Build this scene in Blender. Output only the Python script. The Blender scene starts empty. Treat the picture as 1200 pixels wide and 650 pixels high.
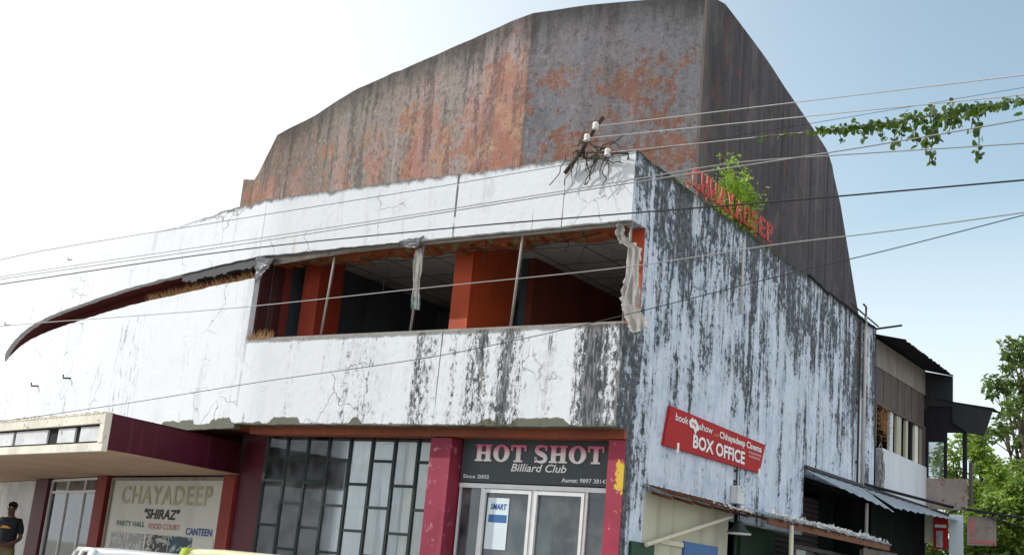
import bpy, bmesh, math, random
from mathutils import Vector, Matrix, noise as mnoise
random.seed(7)
S = bpy.context.scene
COL = S.collection
# ------------------------------------------------------------------ camera
F = 1438.0
def rz(t): return Matrix(((math.cos(t), -math.sin(t), 0), (math.sin(t), math.cos(t), 0), (0, 0, 1)))
def rx(t): return Matrix(((1, 0, 0), (0, math.cos(t), -math.sin(t)), (0, math.sin(t), math.cos(t))))
MC = rz(0.09188446) @ rx(-0.24106081) @ Matrix(((1, 0, 0), (0, 0, -1), (0, 1, 0))) @ rz(-0.60780724)
MW = MC.transposed()
def ray(px, py): return MW @ Vector(((px - 600) / F, (py - 325) / F, 1.0))
EYE = Vector((0, 0, 3.3)) - ray(723, 500) * 15.0
def at(px, py, ax, val):
    r = ray(px, py)
    return EYE + r * ((val - EYE[ax]) / r[ax])
cam = bpy.data.cameras.new('camera'); co = bpy.data.objects.new('camera', cam); COL.objects.link(co)
cam.sensor_width = 36; cam.lens = F / 1200 * 36; cam.clip_end = 2000; cam.clip_start = 0.05
co.matrix_world = Matrix.Translation(EYE) @ (MW @ Matrix(((1, 0, 0), (0, -1, 0), (0, 0, -1)))).to_4x4()
S.camera = co
# ------------------------------------------------------------------ object helpers
def base_of(o):
    v = Vector((0, 0, 0))
    while o: v = v + o.location; o = o.parent
    return v
def thing(name, label, cat, loc=(0, 0, 0), rotz=0, group=None, kind=None):
    o = bpy.data.objects.new(name, None); COL.objects.link(o)
    o.empty_display_size = 0.2; o.location = loc; o.rotation_euler = (0, 0, rotz)
    return tag(o, label, cat, group, kind)
def tag(o, label=None, cat=None, group=None, kind=None):
    if label: o['label'] = label
    if cat: o['category'] = cat
    if group: o['group'] = group
    if kind: o['kind'] = kind
    return o
def obj(name, bm, mat, parent=None, world=True, smooth=False, loc=None, recalc=True):
    """link bm as one mesh object; world=True: verts are in world space and are brought to the parent's base"""
    if recalc: bmesh.ops.recalc_face_normals(bm, faces=bm.faces[:])
    if parent and world:
        b = base_of(parent)
        for v in bm.verts: v.co -= b
    if loc is not None:
        for v in bm.verts: v.co -= Vector(loc)
    me = bpy.data.meshes.new(name); bm.to_mesh(me); bm.free()
    for m in (mat if isinstance(mat, (list, tuple)) else [mat]): me.materials.append(m)
    if smooth:
        for p in me.polygons: p.use_smooth = True
    o = bpy.data.objects.new(name, me); COL.objects.link(o)
    if parent: o.parent = parent
    if loc is not None: o.location = loc
    return o
def B(): return bmesh.new()
def face(bm, pts, mi=0):
    f = bm.faces.new([bm.verts.new(p) for p in pts]); f.material_index = mi; return f
def box(bm, a, b, mi=0):
    x0, y0, z0 = a; x1, y1, z1 = b
    v = [bm.verts.new(p) for p in ((x0,y0,z0),(x1,y0,z0),(x1,y1,z0),(x0,y1,z0),(x0,y0,z1),(x1,y0,z1),(x1,y1,z1),(x0,y1,z1))]
    for q in ((0,3,2,1),(4,5,6,7),(0,1,5,4),(1,2,6,5),(2,3,7,6),(3,0,4,7)):
        f = bm.faces.new([v[i] for i in q]); f.material_index = mi
    return bm
def bxs(*boxes):
    bm = B()
    for a, b in boxes: box(bm, a, b)
    return bm
def obox(bm, o, u, v, w, mi=0):
    """box from corner o along three edge vectors"""
    o, u, v, w = map(Vector, (o, u, v, w))
    c = [o, o+u, o+u+v, o+v, o+w, o+u+w, o+u+v+w, o+v+w]
    vs = [bm.verts.new(p) for p in c]
    for q in ((0,3,2,1),(4,5,6,7),(0,1,5,4),(1,2,6,5),(2,3,7,6),(3,0,4,7)):
        f = bm.faces.new([vs[i] for i in q]); f.material_index = mi
    return bm
def prism(bm, poly, d, mi=0):
    """flat polygon (3D points) pushed along d"""
    d = Vector(d); n = len(poly)
    a = [bm.verts.new(Vector(p)) for p in poly]; b = [bm.verts.new(Vector(p) + d) for p in poly]
    f1 = bm.faces.new(a); f2 = bm.faces.new(b[::-1]); fs = [f1, f2]
    for i in range(n):
        j = (i + 1) % n
        fs.append(bm.faces.new((a[j], a[i], b[i], b[j])))
    for f in fs: f.material_index = mi
    if n > 4: bmesh.ops.triangulate(bm, faces=[f1, f2], ngon_method='EAR_CLIP')
    return bm
def tube(bm, pts, r, n=6, mi=0, caps=True):
    pts = [Vector(p) for p in pts]; rings = []
    rs = r if isinstance(r, (list, tuple)) else [r] * len(pts)
    up = Vector((0, 0, 1))
    for i, p in enumerate(pts):
        t = (pts[min(i+1, len(pts)-1)] - pts[max(i-1, 0)])
        if t.length < 1e-9: t = up.copy()
        t.normalize()
        a = t.cross(up if abs(t.z) < .95 else Vector((1, 0, 0))).normalized(); b = t.cross(a)
        rings.append([bm.verts.new(p + (a*math.cos(k*2*math.pi/n) + b*math.sin(k*2*math.pi/n)) * rs[i]) for k in range(n)])
    for i in range(len(rings)-1):
        for k in range(n):
            f = bm.faces.new((rings[i][k], rings[i][(k+1)%n], rings[i+1][(k+1)%n], rings[i+1][k])); f.material_index = mi; f.smooth = True
    if caps:
        f = bm.faces.new(rings[0][::-1]); f.material_index = mi
        f = bm.faces.new(rings[-1]); f.material_index = mi
    return bm
def lathe(bm, prof, c=(0,0,0), n=20, mi=0, axis='z'):
    rings = []
    for r, h in prof:
        ring = []
        for k in range(n):
            a = 2*math.pi*k/n; p = Vector((r*math.cos(a), r*math.sin(a), h))
            if axis == 'x': p = Vector((h, p.x, p.y))
            if axis == 'y': p = Vector((p.x, h, p.y))
            ring.append(bm.verts.new(p + Vector(c)))
        rings.append(ring)
    for i in range(len(rings)-1):
        for k in range(n):
            f = bm.faces.new((rings[i][k], rings[i][(k+1)%n], rings[i+1][(k+1)%n], rings[i+1][k])); f.material_index = mi; f.smooth = True
    for ring in (rings[0], rings[-1]):
        f = bm.faces.new(ring); f.material_index = mi
    return bm
def bevel(bm, w, seg=1):
    bmesh.ops.bevel(bm, geom=bm.edges[:], offset=w, segments=seg, affect='EDGES', profile=.6); return bm
def text(bm, s, o, u, v, width=None, height=None, cap=None, bold=0.0, shear=0.0, depth=.006, align='L', mi=0, space=1.0):
    """lettering in the plane o + u*x + v*y, letters raised along u x v; fitted to width and to cap height"""
    cu = bpy.data.curves.new('t', 'FONT'); cu.body = s; cu.size = 1; cu.offset = bold; cu.shear = shear; cu.space_character = space
    cu.resolution_u = 3
    ob = bpy.data.objects.new('t', cu); COL.objects.link(ob)
    dg = bpy.context.evaluated_depsgraph_get(); dg.update()
    me = bpy.data.meshes.new_from_object(ob.evaluated_get(dg))
    bpy.data.objects.remove(ob); bpy.data.curves.remove(cu)
    xs = [q.co.x for q in me.vertices]; x0, x1 = min(xs), max(xs)
    sy = cap / 0.729; sx = sy if width is None else width / (x1 - x0)
    u, v, o = Vector(u), Vector(v), Vector(o); n = u.cross(v).normalized()
    w = (x1 - x0) * sx; off = {'L': 0, 'C': -w/2, 'R': -w}[align]
    vs = [bm.verts.new(o + u*((q.co.x - x0)*sx + off) + v*(q.co.y*sy) + n*depth) for q in me.vertices]
    for p in me.polygons:
        try:
            f = bm.faces.new([vs[i] for i in p.vertices]); f.material_index = mi
        except ValueError: pass
    bpy.data.meshes.remove(me)
    return bm
# ------------------------------------------------------------------ materials
class NT:
    def __init__(s, name):
        s.m = bpy.data.materials.new(name); s.m.use_nodes = True; s.t = s.m.node_tree; s.t.nodes.clear()
        s.out = s.n('ShaderNodeOutputMaterial'); s.co = s.n('ShaderNodeTexCoord').outputs['Object']
    def n(s, typ, **kw):
        nd = s.t.nodes.new(typ)
        for k, v in kw.items(): setattr(nd, k, v)
        return nd
    def put(s, sock, v):
        if hasattr(v, 'is_output'): s.t.links.new(v, sock)
        else:
            if sock.type == 'RGBA' and not hasattr(v, '__len__'): v = (v, v, v, 1)
            elif sock.type == 'RGBA' and len(v) == 3: v = (*v, 1)
            sock.default_value = v
    def map(s, sc=(1,1,1), lo=(0,0,0), v=None):
        m = s.n('ShaderNodeMapping'); s.put(m.inputs['Vector'], v or s.co); m.inputs['Scale'].default_value = sc; m.inputs['Location'].default_value = lo
        return m.outputs[0]
    def noise(s, v=None, scale=5, detail=4, rough=.55, dist=0.0):
        n = s.n('ShaderNodeTexNoise'); s.put(n.inputs['Vector'], v or s.co)
        n.inputs['Scale'].default_value = scale; n.inputs['Detail'].default_value = detail; n.inputs['Roughness'].default_value = rough; n.inputs['Distortion'].default_value = dist
        return n.outputs[0]
    def cracks(s, v=None, scale=1.0):
        n = s.n('ShaderNodeTexVoronoi', feature='DISTANCE_TO_EDGE'); s.put(n.inputs['Vector'], v or s.co); n.inputs['Scale'].default_value = scale
        return n.outputs['Distance']
    def math(s, op, a, b=0.0, clamp=False):
        m = s.n('ShaderNodeMath', operation=op, use_clamp=clamp); s.put(m.inputs[0], a); s.put(m.inputs[1], b); return m.outputs[0]
    def sm(s, v, a, b):
        """smoothstep: 0 at a, 1 at b (a may be above b)"""
        r = s.n('ShaderNodeMapRange', interpolation_type='SMOOTHSTEP'); s.put(r.inputs[0], v)
        lo, hi, t0, t1 = (a, b, 0, 1) if a < b else (b, a, 1, 0)
        for i, q in enumerate((lo, hi, t0, t1)): r.inputs[i+1].default_value = q
        return r.outputs[0]
    def mix(s, f, a, b, mode='MIX'):
        m = s.n('ShaderNodeMix', data_type='RGBA', blend_type=mode); s.put(m.inputs[0], f); s.put(m.inputs[6], a); s.put(m.inputs[7], b); return m.outputs[2]
    def ramp(s, f, stops, interp='LINEAR'):
        r = s.n('ShaderNodeValToRGB'); s.put(r.inputs[0], f); e = r.color_ramp; e.interpolation = interp
        while len(e.elements) < len(stops): e.elements.new(.5)
        for el, (p, c) in zip(e.elements, stops):
            el.position = p; el.color = (c, c, c, 1) if not hasattr(c, '__len__') else (*c, 1)
        return r.outputs[0]
    def xyz(s):
        n = s.n('ShaderNodeSeparateXYZ'); s.put(n.inputs[0], s.co); return n.outputs
    def bump(s, h, strength=.3, dist=.02):
        b = s.n('ShaderNodeBump'); s.put(b.inputs['Height'], h); b.inputs['Strength'].default_value = strength; b.inputs['Distance'].default_value = dist; return b.outputs[0]
    def done(s, col, rough=.85, normal=None, metal=0.0, spec=.3, sheen=None):
        p = s.n('ShaderNodeBsdfPrincipled'); s.put(p.inputs['Base Color'], col); s.put(p.inputs['Roughness'], rough); p.inputs['Metallic'].default_value = metal
        p.inputs['Specular IOR Level'].default_value = spec
        if normal: s.put(p.inputs['Normal'], normal)
        s.t.links.new(p.outputs[0], s.out.inputs[0]); s.bsdf = p
        return s.m
def paint(name, col, var=.35, scale=3.0, rough=.7, streak=True, dirt=(.05,.045,.04), amt=.45, spec=.3, metal=0):
    """painted surface with vertical run marks, patches of dirt and a slight unevenness"""
    t = NT(name)
    a = t.noise(scale=scale, detail=5); b = t.noise(t.map((scale*3, scale*3, scale*.25)), 1.0, 4, .6)
    c = t.mix(t.math('MULTIPLY', t.sm(a, .35, .7), var), col, tuple(x*.55 for x in col))
    if streak: c = t.mix(t.math('MULTIPLY', t.sm(b, .5, .75), amt), c, dirt)
    f = t.noise(scale=60, detail=3)
    return t.done(c, rough, t.bump(t.math('ADD', a, t.math('MULTIPLY', f, .25)), .15, .02), metal, spec)
def plain(name, col, rough=.6, spec=.3, metal=0, var=.12, scale=8):
    t = NT(name); a = t.noise(scale=scale, detail=4)
    c = t.mix(t.math('MULTIPLY', t.sm(a, .3, .7), var*2), col, tuple(x*.6 for x in col))
    return t.done(c, rough, None, metal, spec)
def glass_mat(name, tint=(.75,.8,.82), dust=.12, dustcol=(.45,.47,.48)):
    t = NT(name)
    tr = t.n('ShaderNodeBsdfTransparent'); tr.inputs[0].default_value = (*tint, 1)
    gl = t.n('ShaderNodeBsdfGlossy'); gl.inputs[0].default_value = (.9,.93,.95,1); gl.inputs['Roughness'].default_value = .04
    df = t.n('ShaderNodeBsdfDiffuse'); df.inputs[0].default_value = (*dustcol, 1)
    fr = t.n('ShaderNodeFresnel'); fr.inputs[0].default_value = 1.5
    m = t.n('ShaderNodeMixShader'); t.put(m.inputs[0], t.math('ADD', fr.outputs[0], .02)); t.t.links.new(tr.outputs[0], m.inputs[1]); t.t.links.new(gl.outputs[0], m.inputs[2])
    m2 = t.n('ShaderNodeMixShader'); t.put(m2.inputs[0], t.math('MULTIPLY', t.sm(t.noise(scale=3, detail=5), .3, .75), dust*2)); t.t.links.new(m.outputs[0], m2.inputs[1]); t.t.links.new(df.outputs[0], m2.inputs[2])
    t.t.links.new(m2.outputs[0], t.out.inputs[0]); return t.m
def white_front():
    t = NT('white_lime_paint'); x, y, z = t.xyz()
    big = t.noise(scale=1.1, detail=6, rough=.6)
    c = t.mix(t.math('MULTIPLY', t.sm(big, .5, .72), .3), (.68,.71,.745), (.5,.535,.58))
    # fine cracks, only in places
    cv = t.n('ShaderNodeVectorMath', operation='ADD'); nz = t.n('ShaderNodeTexNoise'); t.put(nz.inputs['Vector'], t.co); nz.inputs['Scale'].default_value = 2.5; nz.inputs['Detail'].default_value = 4
    sc = t.n('ShaderNodeVectorMath', operation='SCALE'); t.put(sc.inputs[0], nz.outputs['Color']); sc.inputs['Scale'].default_value = .5
    t.put(cv.inputs[0], t.co); t.put(cv.inputs[1], sc.outputs[0])
    cr = t.sm(t.cracks(cv.outputs[0], 1.5), .014, .003)
    cr = t.math('MULTIPLY', cr, t.sm(t.noise(scale=.8, detail=2), .5, .62))
    c = t.mix(t.math('MULTIPLY', cr, .7), c, (.1,.1,.1))
    # black algae runs under the window, heavy towards the corner: crisp, mottled bands
    mott = t.noise(t.map((17,17,8)), 1.0, 9, .8); band = t.noise(t.map((2.3, 2.3, .1), (3.2,1,2)), 1.0, 4, .6)
    zone = t.math('ADD', t.math('MULTIPLY', t.sm(x, -6.6, -2.2), .14), t.math('ADD', t.math('MULTIPLY', t.sm(x, -.95, -.45), .09), t.math('MULTIPLY', t.sm(t.math('ABSOLUTE', t.math('ADD', x, 2.05)), .65, .1), .1)))
    st = t.math('ADD', t.math('ADD', t.math('MULTIPLY', band, .8), t.math('MULTIPLY', mott, .8)), t.math('SUBTRACT', zone, .11))
    under = t.math('MULTIPLY', t.sm(z, 4.68, 4.6), t.sm(x, -6.65, -5.5))
    runs = t.math('MULTIPLY', t.sm(st, .885, .915), under)
    film = t.math('MULTIPLY', t.sm(st, .8, .9), under)
    c = t.mix(t.math('MULTIPLY', film, .35), c, (.3,.31,.32))
    c = t.mix(t.math('MULTIPLY', runs, .92), c, t.mix(t.sm(t.noise(t.map((20,20,2.5), (3,3,3)), 1.0, 6, .7), .44, .54), (.17,.17,.18), (.018,.02,.022)))
    line = t.noise(t.map((6.5, 6.5, .09), (1,7,0)), 1.0, 5, .62)
    ln = t.math('MULTIPLY', t.math('MULTIPLY', t.sm(line, .628, .645), t.sm(t.noise(t.map((3,3,2.2)), 1.0, 4), .4, .5)), t.sm(x, -8, -5))
    c = t.mix(t.math('MULTIPLY', ln, .85), c, (.05,.05,.052))
    gs = t.math('MULTIPLY', t.sm(t.math('ADD', t.noise(t.map((2.6,2.6,.35), (8,3,1)), 1.0, 6, .65), t.math('MULTIPLY', t.math('SUBTRACT', mott, .5), .5)), .56, .66), .3)
    c = t.mix(gs, c, (.36,.37,.38))
    # smudges far left and thin runs
    l1 = t.math('MULTIPLY', t.sm(t.math('ABSOLUTE', t.math('ADD', x, 10.6)), .75, .25), t.sm(z, 5.5, 5.2))
    sm2 = t.math('MULTIPLY', t.sm(t.noise(t.map((16, 16, 2.6)), 1.0, 5, .7), .56, .62), l1)
    c = t.mix(t.math('MULTIPLY', sm2, .7), c, (.16,.16,.16))
    thin = t.math('MULTIPLY', t.sm(t.noise(t.map((11, 11, .5), (5,5,0)), 1.0, 5, .65), .64, .7), t.sm(big, .42, .55))
    c = t.mix(t.math('MULTIPLY', thin, .4), c, (.2,.2,.19))
    # dirty upper rim and dirty drip edge, broken up
    e = t.noise(scale=4.5, detail=5, rough=.7)
    rim = t.sm(t.math('ADD', z, t.math('MULTIPLY', e, .22)), 6.92, 7.0)
    c = t.mix(t.math('MULTIPLY', t.math('MULTIPLY', rim, t.sm(x, -11, -7.5)), .85), c, (.075,.07,.06))
    brk = t.math('MULTIPLY', t.sm(t.noise(t.map((.9,.9,.01), (2.6,0,0)), 1.0, 2), .5, .56), .085)
    low = t.math('MULTIPLY', t.sm(t.math('SUBTRACT', t.math('SUBTRACT', z, brk), t.math('MULTIPLY', t.noise(scale=5, detail=6, rough=.75), .1)), 3.28, 3.265), t.sm(z, 3.5, 3.4))
    c = t.mix(t.math('MULTIPLY', low, .9), c, (.085,.085,.05))
    sill = t.math('MULTIPLY', t.sm(t.math('ADD', z, t.math('MULTIPLY', e, .1)), 4.585, 4.62), t.math('MULTIPLY', t.sm(z, 4.7, 4.66), t.sm(x, -6.75, -6.6)))
    c = t.mix(t.math('MULTIPLY', sill, .7), c, (.1,.09,.075))
    # faint rust runs
    ru = t.math('MULTIPLY', t.sm(t.noise(t.map((5, 5, .3), (9,2,1)), 1.0, 3), .66, .75), .35)
    c = t.mix(ru, c, (.45,.3,.17))
    h = t.math('ADD', t.noise(scale=9, detail=6), t.math('MULTIPLY', cr, -2.0))
    return t.done(c, .9, t.bump(h, .35, .02), spec=.15)
def white_side():
    t = NT('streaked_side_paint'); x, y, z = t.xyz()
    warp = t.noise(t.map((1, 1.3, .8)), 1.0, 3)
    s1 = t.noise(t.map((6, 5.0, .42)), 1.0, 7, .66, .35); s2 = t.noise(t.map((14, 13, 1.1)), 1.0, 5, .7, .5)
    p = t.noise(t.map((.8, .85, .55), (0,3.3,1)), 1.0, 5, .6); fine = t.noise(scale=11, detail=6, rough=.75)
    hgt = t.math('MULTIPLY', t.sm(z, 3.5, 6.9), .15)
    band = t.math('MULTIPLY', t.sm(y, 6.5, 9.9), .05)
    cor = t.math('MULTIPLY', t.math('MULTIPLY', t.sm(y, .7, .2), t.sm(z, 5.1, 4.5)), .24)
    mott = t.noise(scale=10, detail=9, rough=.8); blot = t.noise(t.map((1,2.1,1.2), (2,0,5)), 1.0, 6, .65)
    hgt = t.math('ADD', t.math('MULTIPLY', t.sm(z, 3.0, 6.0), .115), t.math('ADD', t.math('MULTIPLY', t.sm(z, 6.3, 6.8), .04), .04))
    v = t.math('ADD', t.math('ADD', t.math('MULTIPLY', s1, .72), t.math('SUBTRACT', t.math('MULTIPLY', p, .45), .085)), t.math('ADD', t.math('MULTIPLY', blot, .45), t.math('SUBTRACT', t.math('MULTIPLY', s2, .15), .115)))
    v = t.math('ADD', v, t.math('ADD', hgt, t.math('ADD', band, cor)))
    vm = t.math('ADD', v, t.math('MULTIPLY', t.math('SUBTRACT', mott, .5), .75))
    c = t.mix(t.sm(t.noise(scale=2.6, detail=7, rough=.7), .42, .62), (.66,.74,.85), (.53,.62,.74))
    c = t.mix(t.math('MULTIPLY', t.sm(v, .7, .98), .6), c, (.16,.19,.225))
    gm = t.math('ADD', t.math('MULTIPLY', mott, .55), t.math('ADD', t.math('MULTIPLY', s1, .35), t.math('MULTIPLY', s2, .2)))
    c = t.mix(t.math('MULTIPLY', t.sm(gm, .55, .62), .5), c, (.27,.32,.38))
    c = t.mix(t.math('MULTIPLY', t.sm(gm, .635, .66), .6), c, (.07,.08,.09))
    c = t.mix(t.math('MULTIPLY', t.sm(vm, .82, .862), .86), c, t.mix(t.sm(mott, .42, .56), (.12,.13,.14), (.028,.031,.033)))
    c = t.mix(t.math('MULTIPLY', t.sm(vm, 1.05, 1.15), .9), c, (.018,.021,.024))
    drip = t.math('MULTIPLY', t.sm(t.noise(t.map((9, 6.5, .32), (4,2,0)), 1.0, 6, .68), .61, .64), t.sm(t.noise(t.map((2,2,1.5)), 1.0, 4), .4, .52))
    c = t.mix(t.math('MULTIPLY', drip, .62), c, (.05,.056,.065))
    pit = t.sm(t.noise(t.map(lo=(9,1,4)), 17, 4, .7), .66, .7)
    c = t.mix(t.math('MULTIPLY', pit, .7), c, (.06,.07,.08))
    # flaked patches showing pale plaster
    fl = t.math('MULTIPLY', t.sm(t.math('ADD', t.noise(t.map((2.2, 2.6, .8), (7,1,3)), 1.0, 6, .7), t.math('MULTIPLY', mott, .25)), .72, .75), .75)
    c = t.mix(fl, c, (.62,.68,.74))
    e = t.noise(scale=4, detail=5, rough=.7)
    rim = t.sm(t.math('ADD', t.math('ADD', z, t.math('MULTIPLY', y, .013)), t.math('MULTIPLY', e, .4)), 6.92, 7.1)
    c = t.mix(t.math('MULTIPLY', rim, .9), c, (.035,.04,.028))
    moss = t.math('MULTIPLY', t.sm(t.noise(scale=1.4, detail=5), .6, .68), t.sm(y, 6.6, 8))
    c = t.mix(t.math('MULTIPLY', moss, .6), c, (.06,.075,.03))
    return t.done(c, .92, t.bump(t.math('ADD', fine, t.math('MULTIPLY', v, 1.2)), .5, .03), spec=.12)
def drum_front():
    t = NT('peeling_drum_paint'); x, y, z = t.xyz()
    f = t.sm(x, -14.0, -.9)  # position along the drum
    lin = t.n('ShaderNodeMapRange'); t.put(lin.inputs[0], x); lin.inputs[1].default_value = -14.0; lin.inputs[2].default_value = -.9
    wob = t.math('MULTIPLY', t.math('SUBTRACT', t.noise(t.map((2,2,.4)), 1.0, 3), .5), .05)
    lx = t.math('ADD', lin.outputs[0], wob)
    base = t.ramp(lx, [(0, (.17,.12,.09)), (.2, (.17,.135,.11)), (.36, (.2,.18,.155)), (.5, (.24,.2,.18)), (.64, (.25,.215,.2)), (.755, (.28,.22,.215)), (.775, (.2,.198,.215)), (1, (.205,.2,.212))])
    amt = t.ramp(lx, [(0, .62), (.12, .35), (.25, .42), (.36, .6), (.47, .3), (.53, .7), (.62, .3), (.69, .62), (.735, .95), (.768, .95), (.778, .36), (.9, .45), (1, .34)])
    n1 = t.noise(scale=3.1, detail=7, rough=.72, dist=.3); n2 = t.noise(t.map((3.5,3.5,.5)), 1.0, 6, .65); n3 = t.noise(scale=1.0, detail=3)
    mid = t.math('MULTIPLY', t.math('MULTIPLY', t.sm(z, 7.0, 7.9), t.sm(z, 10.7, 9.7)), .13)
    m = t.math('ADD', t.math('ADD', t.math('MULTIPLY', n1, .55), t.math('MULTIPLY', n3, .35)), t.math('ADD', t.math('MULTIPLY', amt, .2), mid))
    g1 = t.noise(scale=9, detail=9, rough=.82); g2 = t.noise(t.map(lo=(5,5,5)), 22, 6, .8)
    m = t.math('ADD', m, t.math('MULTIPLY', t.math('SUBTRACT', g1, .5), .45))
    pm = t.sm(m, .678, .692)
    oc = t.mix(t.sm(g1, .38, .62), (.22,.075,.05), (.37,.175,.11))
    oc = t.mix(t.sm(t.noise(scale=2.2, detail=4), .45, .6), oc, (.36,.2,.12))
    oc = t.mix(t.math('MULTIPLY', t.sm(x, -4.0, -3.85), .6), oc, (.23,.1,.062))
    c = t.mix(t.math('MULTIPLY', pm, .85), base, oc)
    pink = t.math('MULTIPLY', t.sm(t.math('ADD', t.noise(t.map((1.1,1.1,.7), (4,4,4)), 1.0, 4), t.math('MULTIPLY', t.math('SUBTRACT', g2, .5), .3)), .52, .6), t.math('SUBTRACT', .42, t.math('MULTIPLY', t.sm(x, -4.1, -3.8), .34)))
    c = t.mix(pink, c, (.36,.22,.2))
    c = t.mix(t.math('MULTIPLY', t.sm(t.math('ADD', n2, t.math('MULTIPLY', t.math('SUBTRACT', g1, .5), .4)), .5, .64), t.math('SUBTRACT', .6, t.math('MULTIPLY', t.sm(x, -4.1, -3.8), .35))), c, (.07,.066,.066))
    pale = t.sm(t.noise(t.map((5,5,.4), (2,8,0)), 1.0, 5, .6), .6, .7)
    c = t.mix(t.math('MULTIPLY', pale, .35), c, (.4,.37,.35))
    speck = t.sm(g1, .54, .6)
    c = t.mix(t.math('MULTIPLY', speck, .45), c, (.07,.066,.07))
    c = t.mix(t.math('MULTIPLY', t.sm(g1, .44, .38), .45), c, (.38,.37,.38))
    c = t.mix(t.math('MULTIPLY', t.sm(g2, .55, .62), .5), c, (.05,.048,.05))
    c = t.mix(t.math('MULTIPLY', t.sm(g2, .44, .38), .35), c, (.36,.34,.34))
    top = t.math('MULTIPLY', t.sm(t.math('ADD', z, t.math('MULTIPLY', n2, 1.3)), 10.9, 11.7), .8)
    c = t.mix(top, c, (.045,.043,.04))
    return t.done(c, .9, t.bump(t.math('ADD', n1, t.math('MULTIPLY', speck, .6)), .5, .03), spec=.15)
def drum_side():
    t = NT('dark_streaked_concrete')
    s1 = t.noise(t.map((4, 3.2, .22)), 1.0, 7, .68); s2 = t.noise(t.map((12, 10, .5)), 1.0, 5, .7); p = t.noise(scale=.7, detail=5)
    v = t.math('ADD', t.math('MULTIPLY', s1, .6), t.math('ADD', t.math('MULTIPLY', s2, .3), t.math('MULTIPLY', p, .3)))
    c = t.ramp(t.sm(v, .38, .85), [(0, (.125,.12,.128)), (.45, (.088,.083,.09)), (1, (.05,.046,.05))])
    g1 = t.noise(scale=7, detail=9, rough=.82)
    fl = t.sm(t.math('ADD', t.noise(t.map((2,1.2,.7), (1,5,1)), 1.0, 6, .7), t.math('MULTIPLY', t.math('SUBTRACT', g1, .5), .35)), .56, .62)
    c = t.mix(t.math('MULTIPLY', fl, .45), c, (.17,.14,.135))
    rust = t.math('MULTIPLY', t.sm(t.math('ADD', t.noise(t.map((2,2.4,1.6), (6,5,1)), 1.0, 7, .75), t.math('MULTIPLY', t.sm(t.xyz()[1], 6.0, 3.7), .07)), .6, .65), .6)
    c = t.mix(rust, c, (.16,.08,.06))
    dr = t.sm(t.noise(t.map((7, 6, .09), (4,2,0)), 1.0, 5, .62), .58, .64)
    c = t.mix(t.math('MULTIPLY', dr, .25), c, (.19,.18,.185))
    c = t.mix(t.math('MULTIPLY', t.sm(t.noise(t.map((7, 8, .07), (1,9,0)), 1.0, 5, .62), .57, .63), .42), c, (.02,.019,.02))
    c = t.mix(t.math('MULTIPLY', t.sm(g1, .54, .62), .5), c, (.02,.019,.021))
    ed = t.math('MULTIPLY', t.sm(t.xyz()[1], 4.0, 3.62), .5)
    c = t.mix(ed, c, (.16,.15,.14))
    return t.done(c, .92, t.bump(v, .5, .03), spec=.12)
M = {}
M['front'] = white_front(); M['side'] = white_side(); M['drum'] = drum_front(); M['drum_side'] = drum_side()
def worn(name, col, chip, amt=.62, rough=.55):
    t = NT(name); n = t.noise(scale=7, detail=7, rough=.75); b = t.noise(scale=1.5, detail=4); r = t.noise(t.map((9,9,.5)), 1.0, 5)
    c = t.mix(t.math('MULTIPLY', t.sm(b, .35, .7), .5), col, tuple(q*.5 for q in col))
    c = t.mix(t.math('MULTIPLY', t.sm(r, .55, .75), .4), c, tuple(min(1, q*1.5+.03) for q in col))
    c = t.mix(t.sm(n, amt, amt+.05), c, chip)
    return t.done(c, rough, t.bump(n, .3, .015), spec=.3)
M['maroon'] = worn('maroon_paint', (.085,.009,.025), (.2,.12,.13), .68)
M['column'] = worn('faded_red_paint', (.28,.03,.062), (.45,.2,.24), .58)
t = NT('peeling_red_paint'); n = t.noise(scale=8, detail=8, rough=.75); zz = t.xyz()[2]; xx_ = t.xyz()[0]
c = t.mix(t.math('MULTIPLY', t.sm(t.noise(scale=1.5, detail=4), .35, .7), .5), (.33,.035,.07), (.17,.018,.035))
pt = t.math('MULTIPLY', t.sm(t.math('ABSOLUTE', t.math('SUBTRACT', zz, 2.72)), .34, .05), t.sm(xx_, -.2, -.02))
c = t.mix(t.sm(t.math('ADD', n, t.math('MULTIPLY', pt, .22)), .63, .655), c, (.62,.42,.04))
c = t.mix(t.math('MULTIPLY', t.sm(t.noise(t.map(lo=(3,3,8)), 9, 7, .75), .62, .65), .8), c, (.55,.42,.42))
M['column_peel'] = t.done(c, .6, t.bump(n, .3, .015), spec=.3)
M['red_post'] = worn('brick_red_paint', (.25,.03,.022), (.3,.15,.1), .74)
M['orange'] = worn('orange_paint', (.5,.075,.02), (.3,.08,.05), .7)
M['red_pillar'] = worn('red_pillar_paint', (.34,.045,.02), (.2,.08,.06), .68); M['dark_orange'] = worn('dull_orange_paint', (.25,.06,.025), (.09,.06,.045), .62)
M['beam'] = worn('peeling_beam_paint', (.33,.08,.03), (.2,.22,.1), .52)
M['canopy_under'] = paint('canopy_soffit_paint', (.46,.32,.23), .3, 1.2, .85, False)
M['fascia'] = worn('weathered_cream_paint', (.74,.7,.6), (.16,.14,.11), .6)
M['fascia_panel'] = worn('grey_white_panel', (.66,.68,.7), (.12,.12,.12), .6)
M['black'] = plain('flat_black', (.012,.012,.014), .9)
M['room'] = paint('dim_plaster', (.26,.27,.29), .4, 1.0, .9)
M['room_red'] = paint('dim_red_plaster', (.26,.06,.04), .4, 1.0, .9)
t = NT('grey_ceiling_board'); br = t.n('ShaderNodeTexBrick'); t.put(br.inputs['Vector'], t.co); br.offset = 0; br.inputs['Scale'].default_value = 1; br.inputs['Mortar Size'].default_value = .018; br.inputs['Brick Width'].default_value = .9; br.inputs['Row Height'].default_value = .9
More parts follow.
